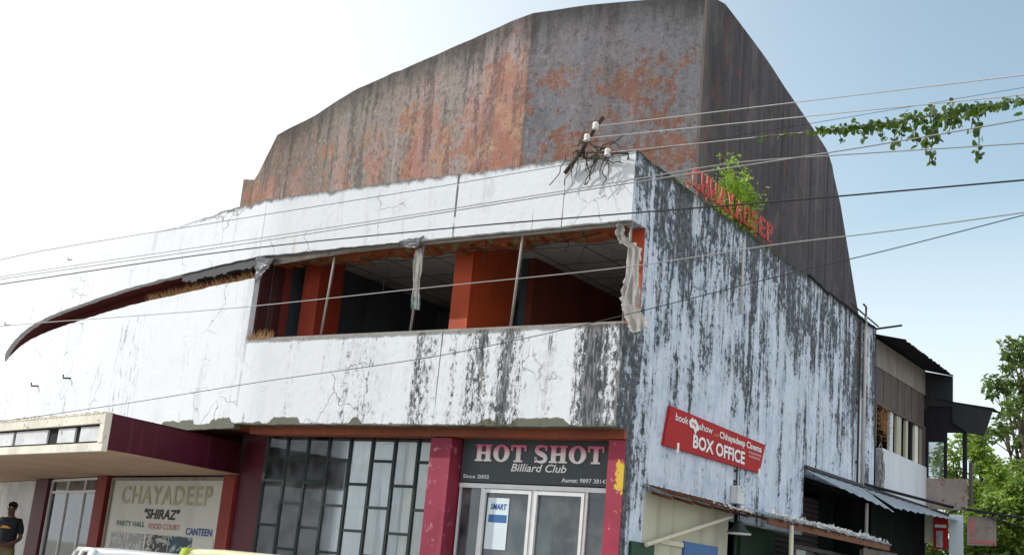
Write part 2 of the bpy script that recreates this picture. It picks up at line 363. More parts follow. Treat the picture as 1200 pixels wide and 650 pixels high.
br.inputs['Color1'].default_value = (.66,.66,.63,1); br.inputs['Color2'].default_value = (.56,.55,.52,1); br.inputs['Mortar'].default_value = (.2,.19,.18,1)
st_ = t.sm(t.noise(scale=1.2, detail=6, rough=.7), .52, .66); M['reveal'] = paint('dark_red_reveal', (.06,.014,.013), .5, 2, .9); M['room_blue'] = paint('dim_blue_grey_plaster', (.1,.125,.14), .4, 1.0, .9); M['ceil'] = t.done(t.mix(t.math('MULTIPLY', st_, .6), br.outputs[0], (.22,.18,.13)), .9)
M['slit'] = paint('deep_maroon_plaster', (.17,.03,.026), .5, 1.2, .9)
M['roof'] = paint('roof_concrete', (.22,.21,.2), .4, .6, .95, False)
M['steel'] = paint('rusted_grey_steel', (.3,.28,.26), .5, 5, .6, True, (.2,.09,.04), .6)
M['dark_frame'] = plain('dark_green_frame', (.018,.028,.027), .5)
M['alu'] = plain('white_aluminium', (.72,.73,.74), .4, .4)
M['glass'] = glass_mat('window_glass'); M['dusty_glass'] = glass_mat('dusty_glass', (.95,.97,.97), .04)
M['curtain'] = paint('pale_curtain', (.84,.86,.76), .25, 2, .95, True, (.3,.35,.38), .45)
M['curtain_grey'] = paint('grey_curtain', (.66,.73,.76), .2, 2, .95, True, (.2,.25,.3), .3)
M['curtain_blue'] = paint('bluish_curtain', (.66,.76,.82), .2, 2, .95, False)
M['cream'] = paint('cream_wall_paint', (.52,.52,.4), .3, 1.3, .85, True, (.16,.16,.13), .45)
M['green'] = plain('dark_green_paint', (.008,.05,.02), .5); M['green_wall'] = paint('green_wall_paint', (.035,.075,.045), .4, 2, .8)
M['blue'] = plain('blue_paint', (.05,.14,.36), .5)
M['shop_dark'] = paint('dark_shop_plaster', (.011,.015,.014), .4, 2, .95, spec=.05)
M['shutter'] = plain('brown_grey_shutter', (.06,.048,.047), .6, .2)
M['tin'] = paint('grey_tin_sheet', (.62,.72,.8), .25, 1.5, .5, True, (.25,.22,.2), .3, .5, .1)
M['tin_dark'] = paint('dark_tin_sheet', (.03,.032,.037), .4, 2, .6)
M['rust_tin'] = paint('rusty_tin_sheet', (.2,.08,.04), .4, 2, .7, True, (.06,.04,.03), .6)
M['pale_wood'] = plain('pale_bamboo', (.66,.63,.5), .6)
M['wood'] = paint('grey_brown_board', (.13,.11,.105), .45, 3, .85, True, (.035,.03,.03), .55)
M['wood_pale'] = paint('pale_fascia_board', (.3,.27,.24), .4, 3, .85, True, (.06,.05,.05), .6)
M['wood_dark'] = paint('dark_old_wood', (.022,.022,.027), .4, 3, .8, spec=.15)
M['white_wall'] = paint('pale_blue_white_wall', (.68,.72,.78), .15, .8, .85, True, (.4,.42,.45), .25)
M['pink_wall'] = worn('grimy_pink_wall', (.36,.31,.28), (.3,.09,.07), .56)
M['cable'] = plain('cable_sheath', (.3,.3,.3), .4, .5); M['cable_dark'] = plain('black_cable', (.02,.02,.022), .5)
M['iron'] = plain('rusty_iron', (.06,.045,.035), .7); M['ceramic'] = plain('white_ceramic', (.7,.7,.68), .25, .5)
M['twig'] = plain('dead_twig', (.1,.085,.06), .9)
M['red_letter'] = worn('faded_red_letter', (.6,.1,.08), (.55,.32,.25), .56)
M['cloth'] = paint('grubby_white_cloth', (.55,.54,.51), .3, 4, .95, True, (.25,.23,.2), .4)
M['plastic'] = plain('milky_plastic', (.55,.57,.6), .35, .5, var=.3, scale=12)
M['teal'] = plain('teal_print', (.05,.3,.28), .6)
M['sign_grey'] = plain('charcoal_board', (.055,.07,.078), .5, .35)
M['white_print'] = plain('white_print', (.8,.8,.8), .5, var=.04)
M['sign_red'] = plain('red_sign_sheet', (.42,.022,.025), .6, .15); M['orange_print'] = plain('orange_print', (.7,.3,.05), .5)
M['board'] = paint('pale_board', (.66,.68,.64), .2, .8, .6, True, (.4,.4,.38), .3)
M['yellow_print'] = plain('faded_yellow_print', (.5,.49,.33), .6, var=.3, scale=4); M['black_print'] = plain('maroon_black_print', (.035,.012,.02), .5)
M['green_print'] = plain('green_print', (.06,.2,.13), .6); M['pink_print'] = plain('faded_red_print', (.56,.2,.2), .6); M['blue_print'] = plain('blue_print', (.02,.09,.32), .5)
M['grass'] = plain('dry_grass', (.36,.2,.09), .9)
M['asphalt'] = paint('asphalt', (.05,.05,.05), .4, 2, .9, False); M['earth'] = paint('dusty_earth', (.36,.33,.28), .3, .7, .95, False); M['paving'] = paint('paving', (.4,.39,.36), .3, 1.2, .9, False)
t = NT('shot_letters'); z_ = t.xyz()[2]
M['hot'] = t.done(t.ramp(t.sm(z_, .29, .5), [(0, (.78,.76,.76)), (.45, (.76,.6,.63)), (1, (.6,.13,.25))]), .45)
def leaf_mat(name, a, b):
    t = NT(name); oi = t.n('ShaderNodeNewGeometry')
    c = t.mix(oi.outputs['Random Per Island'], a, b)
    p = t.done(c, .5, None, 0, .35)
    tl = t.n('ShaderNodeBsdfTranslucent'); t.put(tl.inputs[0], t.mix(.5, c, (.25,.4,.03), 'MIX'))
    m = t.n('ShaderNodeMixShader'); m.inputs[0].default_value = .35
    t.t.links.new(t.bsdf.outputs[0], m.inputs[1]); t.t.links.new(tl.outputs[0], m.inputs[2]); t.t.links.new(m.outputs[0], t.out.inputs[0])
    return p
M['leaf'] = leaf_mat('creeper_leaf', (.006,.022,.005), (.035,.09,.014)); M['leaf_bush'] = leaf_mat('bright_shrub_leaf', (.2,.36,.03), (.36,.5,.07))
M['leaf_tree'] = leaf_mat('bright_tree_leaf', (.05,.13,.02), (.34,.46,.08)); M['leaf_dark'] = leaf_mat('dark_tree_leaf', (.02,.05,.014), (.14,.22,.05))
M['bark'] = paint('bark', (.1,.08,.06), .4, 6, .95)
M['rubber'] = plain('tyre_rubber', (.02,.02,.02), .8); M['car_glass'] = plain('dark_car_glass', (.015,.018,.02), .08, .6, var=0)
M['car_white'] = plain('white_car_paint', (.72,.73,.74), .2, .5, var=.02); M['car_cream'] = plain('cream_car_paint', (.75,.72,.42), .25, .5, var=.03); M['car_lime'] = plain('lime_car_paint', (.42,.5,.04), .25, .5, var=.03)
M['chrome'] = plain('chrome_trim', (.6,.6,.6), .2, .5, 1.0); M['lamp_red'] = plain('red_tail_lens', (.4,.01,.01), .2, .5)
M['skin'] = plain('brown_skin', (.1,.052,.032), .6, var=.08); M['shirt'] = plain('black_cotton', (.012,.014,.018), .9); M['trousers'] = plain('olive_cotton', (.15,.13,.06), .9); M['hair'] = plain('black_hair', (.008,.007,.006), .7); M['shoe'] = plain('brown_leather', (.05,.03,.02), .6)
M['eye'] = plain('eye_white', (.6,.6,.58), .3, var=0)
# ------------------------------------------------------------------ the setting
def sheet(name, x0, y0, x1, y1, z, mat):
    bm = B(); face(bm, [(x0,y0,z),(x1,y0,z),(x1,y1,z),(x0,y1,z)])
    return tag(obj(name, bm, M[mat]), kind='structure')
sheet('ground', -900, -900, 900, 900, 0, 'earth')
sheet('road', -300, -22, 300, -7.5, .004, 'asphalt')
tag(obj('pavement', bevel(bxs(((-60, -1.9, 0), (1.6, 0.2, .14))), .02), M['paving']), kind='structure')
# ------------------------------------------------------------------ cinema building
CIN = thing('cinema_building', 'white streaked corner cinema with open upper window band and rusty drum on its roof', 'building')
def catmull(P, step):
    out = []
    for i in range(len(P)-1):
        p0 = Vector(P[max(i-1, 0)]); p1 = Vector(P[i]); p2 = Vector(P[i+1]); p3 = Vector(P[min(i+2, len(P)-1)])
        n = max(1, int((p2-p1).length/step))
        for k in range(n):
            t = k/n
            out.append(.5*((2*p1)+(p2-p0)*t+(2*p0-5*p1+4*p2-p3)*t*t+(3*p1-p0-3*p2+p3)*t**3))
    out.append(Vector(P[-1])); return out
CURVE = [(-6.0,0),(-6.6,.02),(-7.8,.26),(-9.05,.56),(-10.3,.87),(-11.8,1.3),(-13.3,1.8),(-15.3,2.5),(-17.5,3.45),(-20.4,5.0),(-22.8,6.5),(-25.5,8.7),(-27.6,11.0),(-29,13.8),(-29.6,17),(-29.6,21)]
STR = [Vector((-.0-.3*i, 0)) for i in range(20)]
CUR = catmull(CURVE, .3)
PATH = STR + CUR
def normals(P):
    out = []
    for i in range(len(P)):
        d = (P[min(i+1, len(P)-1)] - P[max(i-1, 0)]).normalized(); out.append(Vector((d.y, -d.x)))
    return out
def jit(p, s=1.0, k=0): return mnoise.noise(Vector((p.x*s*3.1, p.y*s*3.1, 7.3+k)))
def sweep(P, z0, z1, th, off=0.0, jb=0.0, jt=0.0, nv=3):
    """wall along plan path P between z0 and z1 (numbers or functions of index), th deep inward"""
    bm = B(); N = normals(P); f0 = z0 if callable(z0) else (lambda i: z0); f1 = z1 if callable(z1) else (lambda i: z1)
    cols = []
    for i, (p, n) in enumerate(zip(P, N)):
        a = p + n*off; b = p + n*(off+th)
        zb = f0(i) + jb*jit(p, 1.2) + jb*.6*jit(p, 4); zt = f1(i) + jt*jit(p, 1, 3) + jt*.6*jit(p, 4, 5)
        cols.append([bm.verts.new((a.x, a.y, zb+(zt-zb)*k/nv)) for k in range(nv+1)] + [bm.verts.new((b.x, b.y, zb+(zt-zb)*k/nv)) for k in range(nv, -1, -1)])
    for i in range(len(cols)-1):
        A, C_ = cols[i], cols[i+1]; m = len(A)
        for k in range(m):
            bm.faces.new((A[k], A[(k+1)%m], C_[(k+1)%m], C_[k]))
    bm.faces.new(cols[0]); bm.faces.new(cols[-1][::-1])
    return bm
# fine path for ragged edges
FINE = [Vector((-.06*i, 0)) for i in range(100)] + catmull(CURVE, .1)
FN = len(FINE)
obj('parapet_band', sweep(FINE, 5.95, 6.885, .12, 0, .014, .03), M['front'], CIN)
iw = next(i for i, p in enumerate(FINE) if p.x <= -6.66)
obj('spandrel_wall', sweep(FINE[:iw+1], 3.3, 4.6, .22, 0, .012, .012), M['front'], CIN)
LEFTP = FINE[iw:]; nl = len(LEFTP)
obj('curved_lower_wall', sweep(LEFTP, 3.24, lambda i: 5.6 + .3*max(0, (i-nl+70)/70) , .12, 0, .01, .012), M['front'], CIN)
# side wall with its opening notches
top_at = lambda y: 6.885-.0167*y+.03*mnoise.noise(Vector((y*3.3,1.1,0)))+.025*mnoise.noise(Vector((y*11,2.1,0)))
ysd = [.003,.13,.26,.33,.4] + [.4+3.0*i/25 for i in range(1,26)] + [3.4+2.9*i/24 for i in range(1,25)] + [6.3+3.6*i/30 for i in range(1,31)]
side_bm = B()
for ya, yb in zip(ysd[:-1], ysd[1:]):
    ym = (ya+yb)/2
    if ym < .26: zr = [3.3,3.9,4.6]
    elif ym < .4: zr = [0,1.6,3.3,3.9,4.6]
    elif ym < 3.4: zr = [0,1.6,2.5,3.3,3.5,3.9,4.6,5.3,5.95]
    elif ym < 6.3: zr = [2.5,3.3,3.5,3.9,4.6,5.3,5.95]
    else: zr = [3.5,3.9,4.6,5.3,5.95]
    segs = list(zip(zr[:-1], zr[1:]))
    for z0_, z1_ in segs: face(side_bm, [(.003,ya,z0_),(.003,yb,z0_),(.003,yb,z1_),(.003,ya,z1_)])
    face(side_bm, [(.003,ya,5.95),(.003,yb,5.95),(.003,yb,top_at(yb)),(.003,ya,top_at(ya))])
bmesh.ops.remove_doubles(side_bm, verts=side_bm.verts[:], dist=1e-5)
g_ = bmesh.ops.extrude_face_region(side_bm, geom=side_bm.faces[:], use_keep_orig=True)
for v in g_['geom']:
    if isinstance(v, bmesh.types.BMVert): v.co.x -= .2
obj('side_wall', side_bm, M['side'], CIN)
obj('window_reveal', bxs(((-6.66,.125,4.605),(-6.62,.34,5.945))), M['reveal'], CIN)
obj('window_jamb', bxs(((-.2,.385,4.605),(-.004,.398,5.945))), M['orange'], CIN)
# upper floor interior
def offset(P, d):
    return [p + n*d for p, n in zip(P, normals(P))]
inn = offset(PATH, .3)
def slab(P, yback, z0, z1):
    bm = B(); n = len(P)
    yr = min(yback, 9.72)
    back = [(P[-1].x, yback), (-14, yback), (-14, yr), (P[0].x, yr)] if yback > 10 else [(-15, yback), (P[0].x, yback)]
    if yback <= 10: P = [p for p in P if p.x > -15]
    lo = [bm.verts.new((p.x, p.y, z0)) for p in P] + [bm.verts.new((x, y, z0)) for x, y in back]
    hi = [bm.verts.new((v.co.x, v.co.y, z1)) for v in lo]
    f1 = bm.faces.new(lo); f2 = bm.faces.new(hi[::-1]); m = len(lo)
    for i in range(m): bm.faces.new((lo[i], lo[(i+1)%m], hi[(i+1)%m], hi[i]))
    bmesh.ops.triangulate(bm, faces=[f1, f2], ngon_method='EAR_CLIP'); return bm
inx = [Vector((min(p.x, -.21), p.y)) for p in inn]
obj('roof_slab', slab(inx, 21.5, 6.32, 6.45), M['roof'], CIN)
obj('ceiling', slab(offset(inx, .12), 21.2, 6.25, 6.31), M['ceil'], CIN)
obj('upper_floor_slab', slab(inx, 21.4, 3.62, 3.72), M['ceil'], CIN)
obj('soffit', slab([Vector((min(p.x, -.21), p.y)) for p in offset(PATH, .23)], 6.28, 3.305, 3.5), M['dark_orange'], CIN)
obj('back_wall', bxs(((-24, 9.0, 3.73), (-.21, 9.2, 6.24))), M['room'], CIN); obj('lower_back_wall', bxs(((-24, 9.0, .1), (-2.1, 9.2, 3.6))), M['room'], CIN)
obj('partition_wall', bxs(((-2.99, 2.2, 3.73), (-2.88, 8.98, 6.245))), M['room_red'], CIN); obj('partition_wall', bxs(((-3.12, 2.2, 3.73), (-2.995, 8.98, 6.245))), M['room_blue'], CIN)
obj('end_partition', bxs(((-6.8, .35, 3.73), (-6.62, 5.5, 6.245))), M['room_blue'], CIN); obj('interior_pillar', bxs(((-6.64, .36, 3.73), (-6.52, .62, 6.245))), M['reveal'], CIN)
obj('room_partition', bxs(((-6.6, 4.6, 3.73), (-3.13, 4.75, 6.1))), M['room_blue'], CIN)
obj('interior_pillar', bxs(((-3.22, .62, 3.73), (-2.9, 1.75, 6.245))), M['orange'], CIN)
obj('interior_pillar', bxs(((-6.32,.75,3.73),(-5.98,1.3,6.245))), M['red_pillar'], CIN)
bm = B()
for i in range(60):   # head beam behind the opening, its plaster broken away
    x0 = -6.6 + i*.107; d = .16 + .07*mnoise.noise(Vector((x0*1.7, 0, 0))) + .05*mnoise.noise(Vector((x0*6, 0, 0)))
    box(bm, (x0, .3+.002*(i%2), 6.1-d*1.3), (x0+.107, .55+.002*(i%2), 6.246))
obj('head_beam', bm, M['beam'], CIN)
sb = offset(CUR[2:], .5)
obj('slit_soffit', sweep(offset(CUR[2:], .124), 5.99, 6.2, .37), M['slit'], CIN)
obj('slit_back_wall', sweep(sb, 3.73, 6.245, .15), M['slit'], CIN)
bm = B(); mp = [p for p in LEFTP if -9.1 < p.x < -6.68]; N_ = normals(mp)
for i in range(len(mp)-1):
    for q in (mp[i],): pass
    a = mp[i]+N_[i]*.03; b = mp[i+1]+N_[i+1]*.03; c_ = b+N_[i+1]*.14; d_ = a+N_[i]*.14
    zz = 5.86 - .05*abs(jit(mp[i], 2)) - .05*abs(jit(mp[i], 6)) - .035*(i < len(mp)*.9)
    prism(bm, [(a.x,a.y,zz),(b.x,b.y,zz),(c_.x,c_.y,zz),(d_.x,d_.y,zz)], (0,0,6.0-zz-.06))
obj('broken_plaster_edge', bm, M['tin_dark'], CIN)
# window posts and rails of the open band
def lean_post(x, dx=.05):
    bm = B(); tube(bm, [(x-dx, .1, 4.6), (x+.02, .1, 5.96)], .019, 6); return bm
for x, d in ((-.07,.0),(-1.73,.05),(-3.43,.06),(-5.12,.07)):
    obj('window_post', lean_post(x, d), M['steel'], CIN)
bm = B(); box(bm, (-6.64,.06,4.612), (-.03,.13,4.642)); obj('window_sill_rail', bm, M['steel'], CIN)
bm = B(); box(bm, (-6.6,.07,5.905), (-.03,.12,5.935)); obj('window_head_rail', bm, M['steel'], CIN)
# small iron brackets left in the white wall
for px, py in ((45,452),(83,443),(121,431),(84,304),(126,308),(8,380)):
    pr = min(((i, abs((p-EYE.xy).normalized().angle(Vector(ray(px,py)[:2]).normalized()))) for i, p in enumerate(FINE)), key=lambda q: q[1])[0]
    p = FINE[pr]; n = normals(FINE)[pr]; r = ray(px, py); tt = ((p-EYE.xy).length/ Vector(r[:2]).length); z = EYE.z + r.z*tt
    bm = B(); tube(bm, [(p.x, p.y, z), (p.x-n.x*.14, p.y-n.y*.14, z-.02), (p.x-n.x*.15, p.y-n.y*.15, z+.05)], .018, 5)
    obj('wall_bracket', bm, M['iron'], CIN)
# ------------------------------------------------------------------ drum on the roof
H = 10.99
FR = [(829,-6),(760,0),(690,6),(625,15),(600,25),(565,41),(540,52),(500,69),(470,82),(420,104),(390,122),(365,138),(340,150),(325,158)]
XD = -.9
plan = []
for p in FR:
    r = ray(*p); q = EYE + r*((H-EYE.z)/r.z); plan.append((q.x, q.y, H))
_h = catmull([Vector((p[0],p[1])) for p in plan[3:]], .3); plan = plan[:3] + [(p.x, p.y, H) for p in _h]
e1 = at(303, 203, 1, 6.45); plan.append((e1.x, 6.45, e1.z)); e2 = at(298, 210, 1, 6.6); plan.append((e2.x, 6.6, e2.z-.02)); e3 = at(289, 213, 1, 6.9); plan.append((e3.x+.05, 6.75, e3.z)); plan.append((e3.x, 6.9, e3.z))
sd = []
for p in ((850,5),(875,38),(900,72),(920,103),(940,132),(970,178),(977,205),(985,240),(995,300),(1005,362),(1013,410)):
    q = at(*p, 0, XD); sd.append((q.y, q.z))
sd = [(p.x, p.y) for p in catmull(sd[:7], .25)] + sd[7:]
bm = B(); sub = []
for i in range(len(plan)-1):
    a, b = Vector(plan[i]), Vector(plan[i+1]); n = max(1, int((b-a).length/.35))
    for k in range(n): sub.append(a.lerp(b, k/n))
sub.append(Vector(plan[-1]))
nv = 8; th = .25
cols = []
for i, p in enumerate(sub):
    d = (sub[min(i+1, len(sub)-1)] - sub[max(i-1, 0)]); d.z = 0; d.normalize(); nn = Vector((d.y, -d.x, 0))
    zt = p.z + (.02*jit(p, 1.5) if i else 0)
    cols.append([bm.verts.new((p.x, p.y, 6.452+(zt-6.452)*k/nv)) for k in range(nv+1)] + [bm.verts.new((p.x+nn.x*th, p.y+nn.y*th, z)) for z in (zt, 6.452)])
for i in range(len(cols)-1):
    for k in range(len(cols[0])): bm.faces.new((cols[i][k], cols[i][(k+1)%len(cols[0])], cols[i+1][(k+1)%len(cols[0])], cols[i+1][k]))
bm.faces.new(cols[0]); bm.faces.new(cols[-1][::-1])
obj('drum_front_wall', bm, M['drum'], CIN)
bm = B(); y0 = plan[0][1]
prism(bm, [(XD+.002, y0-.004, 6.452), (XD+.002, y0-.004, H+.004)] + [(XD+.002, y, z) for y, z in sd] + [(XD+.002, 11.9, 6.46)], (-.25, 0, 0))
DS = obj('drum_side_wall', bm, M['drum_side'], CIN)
bm = B()
top = [Vector(p)+Vector((0, .1, -.06)) for p in plan[:-4]]
c1 = Vector((-6, 9.5, 10.6))
ring = [Vector((XD-.1, y, z-.05)) for y, z in sd[:-1]][::-1] + top + [Vector(plan[-1])+Vector((.1,.1,-.05)), Vector((-14, 14, 8)), Vector((-8, 15, 7.4))]
for i in range(len(ring)): face(bm, [ring[i], ring[(i+1)%len(ring)], c1])
base = [Vector((-8,15,6.46)), Vector((-14,14,6.46)), Vector((plan[-1][0],plan[-1][1]+.1,6.46))]
face(bm, [Vector((-14,14,8)), Vector((-8,15,7.4)), base[0], base[1]]); face(bm, [Vector((-14,14,8)), base[1], base[2], Vector(plan[-1])+Vector((.1,.1,-.05))]); face(bm, [Vector((-8,15,7.4)), Vector((XD-.1, sd[-2][0], sd[-2][1]-.05)), Vector((XD-.1, sd[-2][0], 6.46)), base[0]])
obj('drum_roof', bm, M['roof'], CIN)
obj('drum_corner_bead', bxs(((XD-.03, y0-.02, 6.46), (XD+.014, y0+.012, H-.01))), M['wood'], CIN)
# ------------------------------------------------------------------ ground floor
obj('column', bxs(((-3.03,.25,0),(-2.68,.62,3.173))), M['column'], CIN)
obj('column', bxs(((-.23,.24,0),(-.0,.62,3.173))), M['column_peel'], CIN)
bm = B(); prism(bm, [(-6.42,.55,.0),(-6.42,.55,3.3),(-7.52,1.06,3.3),(-7.52,1.06,0)], (0,.15,0)); obj('maroon_wall', bm, M['maroon'], CIN)
obj('plinth', bxs(((-20,.21,.0),(-.25,8.9,.24))), M['paving'], CIN)
obj('shop_side_wall', bxs(((-.24,.63,.24),(-.21,3.36,3.3))), M['room'], CIN)
obj('shop_divider', bxs(((-2.95,.7,.25),(-2.75,8.9,3.3))), M['room'], CIN)
obj('lintel', bxs(((-6.5,.2,3.185),(-.0,.45,3.302))), M['dark_orange'], CIN)
# lattice window: eight strips with staggered cross bars
LW = obj('lattice_window', B(), M['dark_frame'], CIN)
bm = B(); x0, x1 = -6.4, -3.04; w = (x1-x0)/8; Y = .52
for k in range(9): box(bm, (x0+k*w-.022, Y, .24), (x0+k*w+.022, Y+.05, 3.302))
for k in range(8):
    z = 2.72 if k % 2 == 0 else 3.12
    z -= (k%2==0)*0
    zz = (2.52, 1.86, 1.2, .54) if k % 2 == 0 else (2.86, 2.2, 1.53, .87)
    for z in zz: box(bm, (x0+k*w+.023, Y+.004, z-.02), (x0+(k+1)*w-.023, Y+.046, z+.02))
bm.to_mesh(LW.data); bm.free()
obj('glass', bxs(((x0,Y+.02,.25),(x1,Y+.026,3.3))), M['dusty_glass'], LW)
def curtain(xa, xb, y, za, zb, mat, par, folds=5, amp=.03, sweep_to=None):
    bm = B(); n = int((xb-xa)/.025); m = 8; rows = []
    for j in range(m+1):
        t = j/m; row = []
        for i in range(n+1):
            s = i/n; x = xa+(xb-xa)*s
            if sweep_to is not None: x = x + (sweep_to-x)*t**1.5*.85
            row.append(bm.verts.new((x, y+amp*math.sin(s*folds*6.28+math.sin(t*2+xa)*.6)*(.5+.5*t), zb+(za-zb)*t)))
        rows.append(row)
    for j in range(m):
        for i in range(n): bm.faces.new((rows[j][i], rows[j][i+1], rows[j+1][i+1], rows[j+1][i]))
    return obj('curtain', bm, M[mat], par, smooth=True, recalc=False)
curtain(-6.38,-5.15,.72,.4,3.15,'curtain',LW,5); curtain(-5.1,-4.5,.74,.4,3.15,'curtain_grey',LW,3); curtain(-4.48,-4.25,.73,.4,3.15,'curtain_grey',LW,2)
curtain(-4.24,-3.82,.68,.5,3.12,'curtain_blue',LW,5,.03,-3.75); curtain(-4.3,-3.6,.8,.4,3.15,'curtain_grey',LW,3); curtain(-3.78,-3.05,.72,.4,3.15,'curtain',LW,6)
# billiard club shop front
SF = obj('shop_front', B(), M['alu'], CIN); bm = B()
X = [-2.66,-2.28,-1.46,-.66,-.27]; zt, zb = 2.6, .24; Y = .5
box(bm, (X[0],Y,zt-.06), (X[-1],Y+.06,zt)); box(bm, (X[0],Y,zb), (X[-1],Y+.06,zb+.07))
for i, x in enumerate(X):
    box(bm, (x-.012+(i==0)*.02,Y+.002,zb+.07), (x+.022-(i==4)*.02,Y+.058,zt-.06))
for a, b in ((X[1],X[2]),(X[2],X[3])):   # door leaves
    for q in (a+.028, b-.06): box(bm, (q,Y-.012,zb+.08), (q+.042,Y+.03,zt-.07))
    box(bm, (a+.071,Y-.01,zt-.118), (b-.061,Y+.028,zt-.07)); box(bm, (a+.071,Y-.01,zb+.08), (b-.061,Y+.028,zb+.2))
for a, b in ((X[0],X[1]),(X[3],X[4])): box(bm, (a+.036,Y+.004,1.02), (b-.026,Y+.05,1.08))
bm.to_mesh(SF.data); bm.free()
obj('glass', bxs(((X[0]+.03,Y+.034,zb+.08),(X[-1]-.03,Y+.039,zt-.061))), M['glass'], SF)
for x in (X[2]-.19, X[2]+.17):
    bm = B(); tube(bm, [(x,Y-.02,1.05),(x,Y-.06,1.07),(x,Y-.06,1.35),(x,Y-.02,1.37)], .012, 6); obj('door_handle', bm, M['chrome'], SF)
M['roomblue'] = paint('pale_blue_room', (.78,.83,.84), .3, 1, .9); M['roomdark']=paint('blue_dado', (.06,.12,.2), .3, 2, .8)
obj('shop_back_wall', bxs(((-2.74,3.4,.24),(-.23,3.5,3.3))), M['roomblue'], CIN)
obj('shop_dado', bxs(((-1.8,3.2,.24),(-.23,3.39,1.45))), M['roomdark'], CIN)
bm = B(); box(bm, (-2.3,1.25,.24), (-1.6,1.28,2.5)); obj('shop_screen', bm, M['curtain_blue'], CIN)
# entrance under the canopy: its wall runs on with the curve of the building, in two straight stretches
def turned(p_old, p_new, dx, dy, k, kz=.955):
    th = math.atan2(-dy, -dx)
    return Matrix.Translation((p_new[0], p_new[1], 0)) @ Matrix.Rotation(th, 4, 'Z') @ Matrix.Diagonal((k, 1, kz, 1)) @ Matrix.Translation((-p_old, -1.0, 0))
T1 = turned(-7.46, (-7.46,1.04), -5.26, 1.40, 1.6); T2 = turned(-10.86, (-12.72,2.44), -7.5, 2.98, 2.38)
def put(o, T): o.data.transform(T); return o
put(obj('entrance_wall', bxs(((-20,1.06,0),(-12.82,1.25,2.74))), M['fascia_panel'], CIN), T2)
put(obj('entrance_post', bxs(((-12.8,.93,0),(-12.36,1.22,2.74))), M['maroon'], CIN), T2)
put(obj('entrance_post', bxs(((-10.84,.93,0),(-10.56,1.22,2.74))), M['red_post'], CIN), T1)
put(obj('entrance_post', bxs(((-7.7,.93,0),(-7.46,1.22,2.74))), M['red_post'], CIN), T1)
put(obj('board_backing_wall', bxs(((-10.5,1.12,.24),(-7.73,1.24,2.74))), M['room'], CIN), T1)
ED = obj('entrance_doors', B(), M['alu'], CIN); bm = B()
for x in (-12.34,-11.8,-11.27,-10.89): box(bm, (x-.012,1.0,.24), (x+.012,1.06,2.72))
box(bm, (-12.31,1.003,2.42), (-10.93,1.057,2.47)); box(bm, (-12.31,1.003,2.68), (-10.93,1.057,2.73)); box(bm, (-12.31,1.003,.25), (-10.93,1.057,.33))
bm.to_mesh(ED.data); bm.free(); put(ED, T2)
put(obj('glass', bxs(((-12.33,1.028,.26),(-10.9,1.034,2.7))), M['glass'], ED), T2)
obj('lobby_back_wall', bxs(((-18,6.4,.24),(-7.0,6.5,3.3))), M['room'], CIN)
put(obj('lobby_pelmet', bxs(((-11.75,1.3,2.22),(-11.0,1.36,2.36))), M['yellow_print'], CIN), T2)
lc_ = put(curtain(-12.3,-11.85,1.3,.3,2.4,'cream',CIN,3), T2); lc_.name = 'lobby_curtain'
# canopy
KX, KY, KZ = -7.02, -1.96, 2.63
ce = Vector((-4.0,1.03,0)).normalized(); cn = Vector((ce.y,-ce.x,0))*-1   # along the front, outward
if cn.y > 0: cn = -cn
KP = Vector((KX,KY,0))
def cbox(bm, s0, s1, d0, d1, z0, z1): return obox(bm, KP+ce*s0+cn*d0+Vector((0,0,z0)), ce*(s1-s0), cn*(d1-d0), (0,0,z1-z0))
FLF = KP+ce*16
cbm = B(); prism(cbm, [(KX,KY,KZ),(FLF.x,FLF.y,KZ),(-22,6.6,KZ),(-12.72,2.5,KZ),(-7.44,1.1,KZ),(-7.4,.5,KZ),(-7.22,-.6,KZ)], (0,0,.014)); obj('canopy_slab', cbm, M['canopy_under'], CIN)
bm = B(); prism(bm, [(KX+.02,KY+.0,KZ+.016),(KX-.06,KY+.02,KZ+.016),(-7.56,1.0,KZ+.016),(-7.47,1.0,KZ+.016),(-7.43,.5,KZ+.016),(-7.24,-.6,KZ+.016)], (0,0,.5)); obj('canopy_side_fascia', bm, M['maroon'], CIN)
bm = B(); prism(bm, [(KX-.08,KY+.05,3.06),(FLF.x,FLF.y+.1,3.06),(-22,5.5,3.06),(-12.72,1.4,3.06),(-7.6,.2,3.06)], (0,0,.05)); obj('canopy_top', bm, M['roof'], CIN)
CF = obj('canopy_fascia', B(), M['fascia'], CIN); bm = B()
cbox(bm, -.03, 16, .0, .1, 3.0, 3.135); cbox(bm, -.03, 16, .0, .08, KZ-.02, KZ+.1); cbox(bm, -.03, .12, .0, .095, KZ+.1, 3.0)
for i in range(100): cbox(bm, .05+i*.15, .05+i*.15+.11, -.06, .11, 3.136, 3.145+.05*random.random())
bm.to_mesh(CF.data); bm.free()
bm = B(); cbox(bm, .12, 16, .005, .012, KZ+.1, 3.0); obj('gap_shade_sheet', bm, M['black'], CF)  # black sheet painted as the shade inside the openings between panels
ss = .16
for wd, gap in ((.72,.2),(.62,.42),(1.3,.12),(.9,.02),(1.0,.02),(1.0,.2),(1.2,.02),(1.3,.02)):
    bm = B(); cbox(bm, ss, ss+wd, .015, .045, KZ+.13, 2.97); obj('fascia_panel', bm, M['fascia_panel'], CF); ss += wd+gap
